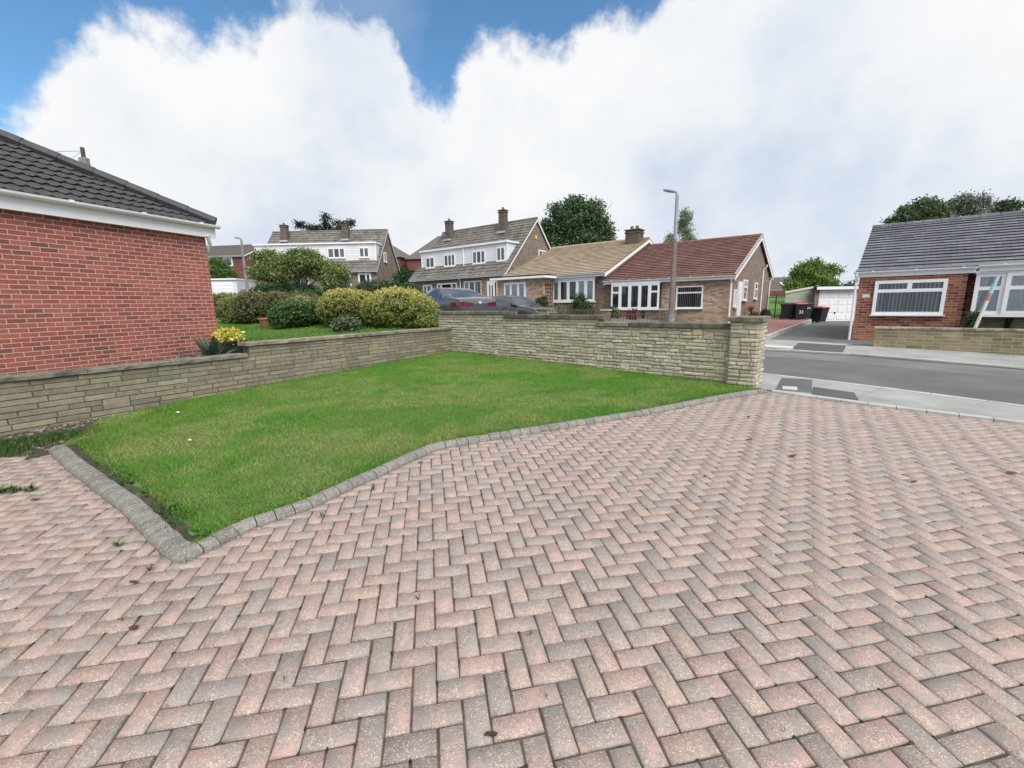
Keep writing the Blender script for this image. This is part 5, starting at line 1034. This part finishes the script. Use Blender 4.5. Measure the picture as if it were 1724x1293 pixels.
bush('shrub', 'climbing plant with purple leaves on the porch corner trellis', 'shrub', tuple(FM.p(-8.7, -1.5, .6)), [(0, 0, .7, .2, .2, .8), (-.2, -.1, 1.15, .25, .2, .22)], 2600, .05, [(.02, .045, .018), (.04, .075, .03), (.10, .05, .06)], (.014, .03, .012), None, None, None, .5, .05, 6)
bush('shrub', 'thin grey green perennials behind the railings below the tan bungalow', 'shrub', tuple(FM.p(-8.0, -1.3, .6)), [(0, 0, .5, .8, .3, .5), (.9, 0, .55, .5, .3, .6)], 2200, .05, [(.10, .12, .06), (.16, .15, .09)], (.10, .08, .06), None, None, None, .9, .08, 5, .3)
bush('shrub', 'small dark red leaved shrub behind the railings', 'shrub', tuple(FM.p(-3.7, -1.9, .6)), [(0, 0, .45, .22, .2, .3)], 900, .05, [(.10, .02, .025), (.16, .04, .04)], (.04, .015, .015), None, None, None, .6, .05, 6)
bush('shrub', 'small green shrub beside the red leaved one behind the railings', 'shrub', tuple(FM.p(-4.6, -1.9, .6)), [(0, 0, .5, .28, .2, .4)], 1100, .05, [(.03, .06, .02), (.06, .10, .035)], (.02, .035, .015), None, None, None, .8, .05, 6, .5)
bush('topiary_ball', 'round bronze topiary ball by the side door of the red roofed bungalow', 'shrub', tuple(FMg.p(3.4, -.4, .55)), [(0, 0, .30, .27, .27, .27)], 3500, .017, [(.10, .065, .03), (.16, .10, .04)], (.05, .035, .018), 'topiary balls', None, None, .15, .02, 6)
bush('topiary_ball', 'round dark green topiary ball nearest the side gate', 'shrub', tuple(FMg.p(6.6, -.45, .55)), [(0, 0, .32, .30, .30, .32)], 3500, .017, [(.016, .026, .012), (.035, .05, .02)], (.012, .018, .008), 'topiary balls', None, None, .15, .02, 6)
bush('hanging_plant', 'orange brown hanging plant on the gable wall under the side window', 'plant', tuple(FMg.p(3.2, -.25, 1.15)), [(0, 0, .12, .11, .11, .13), (.05, 0, -.05, .07, .07, .16)], 500, .035, [(.28, .10, .03), (.2, .12, .05)], (.1, .05, .02), None, None, None, .8, .05, 6, .5)
# distant wood right of the garage
P, tt = blob_points([(68 + 6 * k, 95 + 3 * (k % 3), 2.2, 5, 3, 2.6 + .6 * (k % 3)) for k in range(6)], 16000, .5, .4, 16); Q, Fq = leaf_quads(P, .3)
setting(mesh_object('treeline', Q, Fq, 'leaf', None, None, False, colours(P, tt, [(.03, .045, .03), (.055, .075, .05)]), None, False), 'stuff')
# yucca and potted yellow plant behind the low wall
def spikes(mb, c, n, ln, w, cols, up=.6, spread=1):
    for k in range(n):
        a = random.uniform(0, 2 * math.pi); el = random.uniform(.15, 1.25) * up + .1; l = ln * random.uniform(.7, 1.15); d = Vector((math.cos(a) * math.cos(el), math.sin(a) * math.cos(el), math.sin(el))); sd = Vector((-math.sin(a), math.cos(a), 0)) * w; mb.cur = shade(random.choice(cols), .7, 1.3); i = None
        for j in range(6):
            u = j / 5; p = Vector(c) + d * l * u - Vector((0, 0, 1)) * (u ** 2) * l * .18; ww = (math.sin(math.pi * (u * .75 + .2))) * (1 - u ** 3); q = mb.add([p - sd * ww, p + Vector((0, 0, -.12 * w)), p + sd * ww], True)
            if i is not None: mb.face((i, q, q + 1, i + 1)); mb.face((i + 1, q + 1, q + 2, i + 2))
            i = q
mb = MB(); spikes(mb, (-5.5, 7.9, .66), 64, .66, .046, [(.05, .10, .07), (.08, .13, .09), (.12, .17, .12)], 1.0); spikes(mb, (-5.85, 7.5, .60), 22, .5, .028, [(.06, .11, .08), (.10, .15, .11)], .7); tag(mb.build('yucca', 'leaf', None, (-5.5, 7.9, .62)), 'blue green spiky yucca leaning over the low stone wall', 'plant')
t = thing('planter', (-5.6, 8.6, .66), 'square black planter holding a yellow leaved plant', 'planter'); FX = Frame((-5.6, 8.6), (.9, -.3)); mb = MB(FX)
mb.hexa([(-.15, -.15, .5), (.15, -.15, .5), (.15, .15, .5), (-.15, .15, .5), (-.18, -.18, .98), (.18, -.18, .98), (.18, .18, .98), (-.18, .18, .98)]); mb.build('box', 'black_plastic', t); mb = MB(FX)
for a in ((-.20, .20, -.20, -.17), (-.20, .20, .17, .20), (-.20, -.17, -.17, .17), (.17, .20, -.17, .17)): mb.box(*a, .95, 1.0)
mb.build('rim', 'black_plastic', t)
bush('yellow_plant', 'bright yellow leaved plant growing in the black planter', 'plant', (-5.6, 8.6, .96), [(0, 0, .11, .21, .21, .15)], 1000, .042, [(.30, .30, .05), (.50, .46, .08), (.62, .57, .15)], (.16, .18, .03), None, None, None, .5, .05, 5, .6)
pp = base(-8.65, 15.4); mb = MB(); mb.lathe((pp[0], pp[1], pp[2] + .02), [(.15, 0), (.22, .26), (.25, .27), (.25, .33), (.22, .33), (.20, .28)], 16); tag(mb.build('flower_pot', 'terracotta', None, pp), 'round terracotta flower pot on the lawn edge under the bronze hedge', 'flower pot')
# broad leaved weeds at the lawn corner and in the paving joints
mb = MB()
def weed(x, y, n, l, cols=((.06, .14, .03), (.09, .19, .04), (.05, .11, .03)), z=None):
    spikes(mb, (x, y, (h0(x, y) if z is None else z) + .005), n, l, l * (.2 if z is not None else .07), list(cols), .55 if z is not None else .95)
for k in range(95):
    u = random.random() ** 1.5; x = -2.12 - u * 2.6 + random.gauss(0, .035); y = 2.66 + u * 1.78 + random.gauss(0, .035) + .05; weed(x, y, random.randint(5, 9), random.uniform(.04, .10), z=lz(x, y) - .02)
for k in range(40): u = random.random(); x = -1.9 + u * .9 + random.gauss(0, .04); y = 2.95 + u * 1.45 + random.gauss(0, .04); weed(x - .02, y + .05, random.randint(4, 7), random.uniform(.03, .07), z=lz(x, y) - .02)
for k in range(70): q_ = random.choice(((-4.3, 3.47, .16, .035), (-4.85, 3.43, .2, .04))); weed(q_[0] + random.gauss(0, q_[2] * .6), q_[1] + random.gauss(0, q_[3] * .6), 7, random.uniform(.03, .07))
for x, y, n, l in ((-4.35, 3.45, 22, .09), (-4.15, 3.50, 18, .09), (-4.9, 3.42, 26, .10), (-4.7, 3.47, 16, .08), (-2.62, 2.62, 10, .08), (-2.2, 2.36, 9, .06), (-.52, 2.08, 6, .05), (.12, 1.50, 5, .03), (-.35, 2.2, 5, .03), (.07, 1.83, 6, .035), (-1.43, 2.98, 9, .06), (-1.18, 3.42, 9, .06), (3.2, 3.9, 6, .05), (-5.3, 4.1, 14, .08), (-5.6, 3.95, 12, .08), (-4.95, 4.2, 12, .08), (-.9, 3.2, 5, .03), (.6, 2.5, 4, .025), (1.4, 2.9, 4, .025), (1.0, 1.35, 4, .02), (-1.0, 1.6, 5, .025), (-2.0, 1.95, 5, .03)): weed(x, y, n, l)
for k in range(60): x = random.uniform(-5.9, -4.9); y = 4.25 + random.random() * 1.2 * max(0, (x + 6) / 1.1); weed(x, y, 6, random.uniform(.04, .09))
setting(mb.build('weeds', 'leaf'), 'stuff')
# moss and dirt plugs in the joints
mb = MB()
for k in range(900):
    i, j = random.randint(-55, 45), random.randint(-5, 45); c = U * ((i + .62) * .1) + V2 * ((j + .20) * .1); r_ = random.uniform(.0025, .008)
    if inside(c, lawn_in) or c.y > 5: continue
    d = U if random.random() < .5 else V2; mb.cur = random.choice(((.03, .05, .015), (.02, .02, .015), (.05, .06, .02), (.04, .033, .024))); i0 = mb.add([(c.x + d.x * a + e.x * b, c.y + d.y * a + e.y * b, h0(c.x, c.y) + z_) for e in [Vector((-d.y, d.x))] for a, b, z_ in ((-r_ * 3, 0, -.008), (0, -r_, -.006), (r_ * 3, 0, -.008), (0, r_, -.006), (0, 0, .001))], True)
    for q in ((0, 1, 4), (1, 2, 4), (2, 3, 4), (3, 0, 4)): mb.face([i0 + z_ for z_ in q])
setting(mb.build('joint_moss', 'leaf'), 'stuff')
# stone chips along the foot of the low wall
mb = MB()
for k in range(900):
    u = random.random(); x = random.uniform(-7.0, -4.95); y = 4.45 + random.random() ** .8 * 1.5
    q = FL.p(0, 0, 0); d_ = (Vector((x, y, 0)) - q).dot(FL.n)
    if d_ > -.03 or inside((x, y), lawn_edge): continue
    s_ = random.uniform(.008, .026); mb.cur = shade(random.choice(((.27, .23, .18), (.2, .17, .14), (.33, .30, .25), (.12, .10, .08))), .6, 1.3); lump(mb, (x, y, h0(x, y) + s_ * .4), (s_ * random.uniform(.8, 1.5), s_, s_ * .6), k, .2, 6)
setting(mb.build('gravel', 'stone'), 'stuff')
# fallen leaves on the paving and a scrap of paper on the lawn
lv = [(2.6, 4.55, .035), (4.9, 4.5, .03), (3.4, 3.45, .03), (4.4, 3.6, .045), (4.75, 3.3, .04), (2.75, 4.05, .045), (3.05, 5.4, .03), (-2.2, 2.25, .03), (-3.9, 3.3, .03), (1.7, 3.6, .025), (-1.9, 1.9, .03), (-.9, 4.0, .03), (2.0, 3.0, .02), (.9, 4.2, .025), (-.1, 1.35, .025)]
for x, y, s_ in lv:
    mb = MB(); a = random.uniform(0, 6); k = 9; pts = []
    for i in range(k): q = 2 * math.pi * i / k; r_ = s_ * (.55 + .5 * abs(math.cos(q))) * random.uniform(.8, 1.2); pts.append((x + r_ * math.cos(q + a), y + r_ * .6 * math.sin(q + a), h0(x, y) + .006 + random.random() * .012))
    i = mb.add(pts + [(x, y, h0(x, y) + .005)], True); mb.cur = random.choice(((.10, .05, .025), (.14, .07, .03), (.06, .035, .02)))
    for q in range(k): mb.face((i + q, i + (q + 1) % k, i + k))
    tag(mb.build('fallen_leaf', 'leaf', None, (x, y, h0(x, y))), 'curled brown dead leaf lying on the block paving', 'leaf', 'dead leaves on the drive')
for x, y, s_, la in ((-4.55, 5.7, .035, 'white scrap of paper on the lawn near the low stone wall'), (-3.55, 4.55, .028, 'small white scrap on the lawn close to the left kerb')):
    mb = MB(); z_ = lz(x, y) + .03; mb.poly([(x - s_, y, z_), (x, y - s_ * .5, z_ + .012), (x + s_, y + .01, z_ + .004), (x + s_ * .3, y + s_ * .5, z_ + .02)]); tag(mb.build('paper_scrap', 'white', None, (x, y, z_)), la, 'litter')

# ------------------------------------------------------------------ sky and light
w = bpy.data.worlds.new('World'); S.world = w; w.use_nodes = True; nt = w.node_tree
SUN_EL, SUN_AZ = R(48), R(155)                                        # azimuth clockwise from +Y
sky = N(nt, 'ShaderNodeTexSky', sky_type='NISHITA', sun_disc=False, sun_elevation=SUN_EL, sun_rotation=SUN_AZ)
sky.air_density = 1.0; sky.dust_density = .3; sky.ozone_density = 3
tc = N(nt, 'ShaderNodeTexCoord').outputs['Generated']; sp = N(nt, 'ShaderNodeSeparateXYZ'); nt.links.new(tc, sp.inputs[0])
def mth(op, a, b=None, clamp=False):
    n = N(nt, 'ShaderNodeMath', operation=op, use_clamp=clamp)
    for s_, v in zip(n.inputs, (a, b)):
        if v is None: continue
        if isinstance(v, (int, float)): s_.default_value = v
        else: nt.links.new(v, s_)
    return n.outputs[0]
X, Y, Z = sp.outputs; az = mth('ARCTAN2', X, Y); hor = mth('SQRT', mth('ADD', mth('MULTIPLY', X, X), mth('MULTIPLY', Y, Y))); el = mth('DIVIDE', Z, mth('MAXIMUM', hor, .02))
edge = [(-180, .95), (-110, .95), (-80, .6), (-60, .22), (-47.0, .262), (-44.4, .342), (-41.5, .41), (-37.2, .467), (-34.3, .466), (-31.4, .483), (-28.8, .5), (-24.8, .527), (-20.6, .56), (-17.0, .553), (-13.8, .540), (-12.2, .49), (-10.9, .445), (-8.2, .435), (-6.4, .465), (-5.0, .50), (-3.8, .526), (-1.0, .534), (3.2, .514), (6.7, .535), (9.4, .556), (15.4, .555), (18.5, .575), (21, .60), (26, .66), (34, .9), (44, .9), (60, .7), (110, .95), (180, .95)]  # unseen cloud to the sides and behind raised for whiter light and reflections
fc = N(nt, 'ShaderNodeFloatCurve'); cm_ = fc.mapping; cv = cm_.curves[0]
while len(cv.points) < len(edge): cv.points.new(.5, .5)
for p, (a, v) in zip(cv.points, edge): p.location = ((a + 180) / 360, v); p.handle_type = 'AUTO_CLAMPED'
cm_.update(); nt.links.new(mth('DIVIDE', mth('ADD', az, math.pi), 2 * math.pi), fc.inputs['Value'])
n1 = noise(nt, 7, 9, tc, .6); n2 = noise(nt, 2.2, 7, tc, .55); n3 = noise(nt, 22, 6, tc, .6)
th = mth('ADD', fc.outputs[0], mth('MULTIPLY', mth('SUBTRACT', n1, .5), .26)); th = mth('ADD', th, mth('MULTIPLY', mth('SUBTRACT', n3, .5), .10))
mask = mth('MULTIPLY', mth('SUBTRACT', th, el), 14, False); mask = mth('ADD', mask, .45, True)
mr = N(nt, 'ShaderNodeMapRange', interpolation_type='SMOOTHSTEP'); nt.links.new(mask, mr.inputs[0]); mask = mr.outputs[0]
# thin veil drifting over the blue
veil = mth('MULTIPLY', mth('SUBTRACT', n2, .56, True), 1.4, True); mask = mth('MAXIMUM', mask, veil)
mr2 = N(nt, 'ShaderNodeMapRange', interpolation_type='SMOOTHSTEP'); mr2.inputs[1].default_value = .63; mr2.inputs[2].default_value = .82; mr2.inputs[4].default_value = .95; nt.links.new(mth('ADD', el, mth('MULTIPLY', mth('SUBTRACT', n2, .5), .1)), mr2.inputs[0]); mask = mth('MAXIMUM', mask, mr2.outputs[0])  # overhead cloud, out of view, added to whiten light and reflections
# billows: white crowns, blue-grey undersides
hgt = mth('DIVIDE', el, mth('MAXIMUM', fc.outputs[0], .1)); under = mth('SUBTRACT', 1.0, hgt, True)
shade = mth('ADD', mth('MULTIPLY', under, .58), mth('MULTIPLY', mth('SUBTRACT', n2, .5), 2.3)); shade = mth('ADD', shade, mth('MULTIPLY', mth('SUBTRACT', n1, .5), .6), True)
cloud = ramp(nt, shade, [(0, (6.3, 6.35, 6.4)), (.28, (5.75, 5.95, 6.2)), (.6, (4.5, 4.95, 5.75)), (1, (3.3, 3.95, 5.1))])
blue = mix(nt, sky.outputs[0], (.78, 1.08, 1.14), 1.0, 'MULTIPLY')
skyc = mix(nt, blue, cloud, mask)
bg = nt.nodes['Background']; nt.links.new(skyc, bg.inputs[0]); bg.inputs[1].default_value = .1
sun = bpy.data.lights.new('sun', 'SUN'); sun.energy = 2.4; sun.angle = R(40); sun.color = (1, .96, .9); so = bpy.data.objects.new('sun', sun); COL.objects.link(so)
sd = Vector((math.sin(SUN_AZ) * math.cos(SUN_EL), math.cos(SUN_AZ) * math.cos(SUN_EL), math.sin(SUN_EL))); so.rotation_euler = sd.to_track_quat('Z', 'Y').to_euler()

# ------------------------------------------------------------------ camera
cam = bpy.data.cameras.new('camera'); co = bpy.data.objects.new('camera', cam); COL.objects.link(co); S.camera = co
pit, rol = .182, -.0145; fw = Vector((0, math.cos(pit), -math.sin(pit))); up0 = Vector((0, math.sin(pit), math.cos(pit))); rt0 = Vector((1, 0, 0))
rt = rt0 * math.cos(rol) + up0 * math.sin(rol); up = up0 * math.cos(rol) - rt0 * math.sin(rol)
mt = Matrix((rt, up, -fw)).transposed().to_4x4(); mt.translation = Vector((0, 0, 1.6243)); co.matrix_world = mt
cam.sensor_width = 36; cam.lens = 36 * 727 / 1724; cam.clip_end = 3000; cam.clip_start = .05
S.view_settings.view_transform = 'Standard'; S.view_settings.look = 'None'; S.view_settings.exposure = 0.6; S.view_settings.gamma = 1
S.render.engine = 'CYCLES'
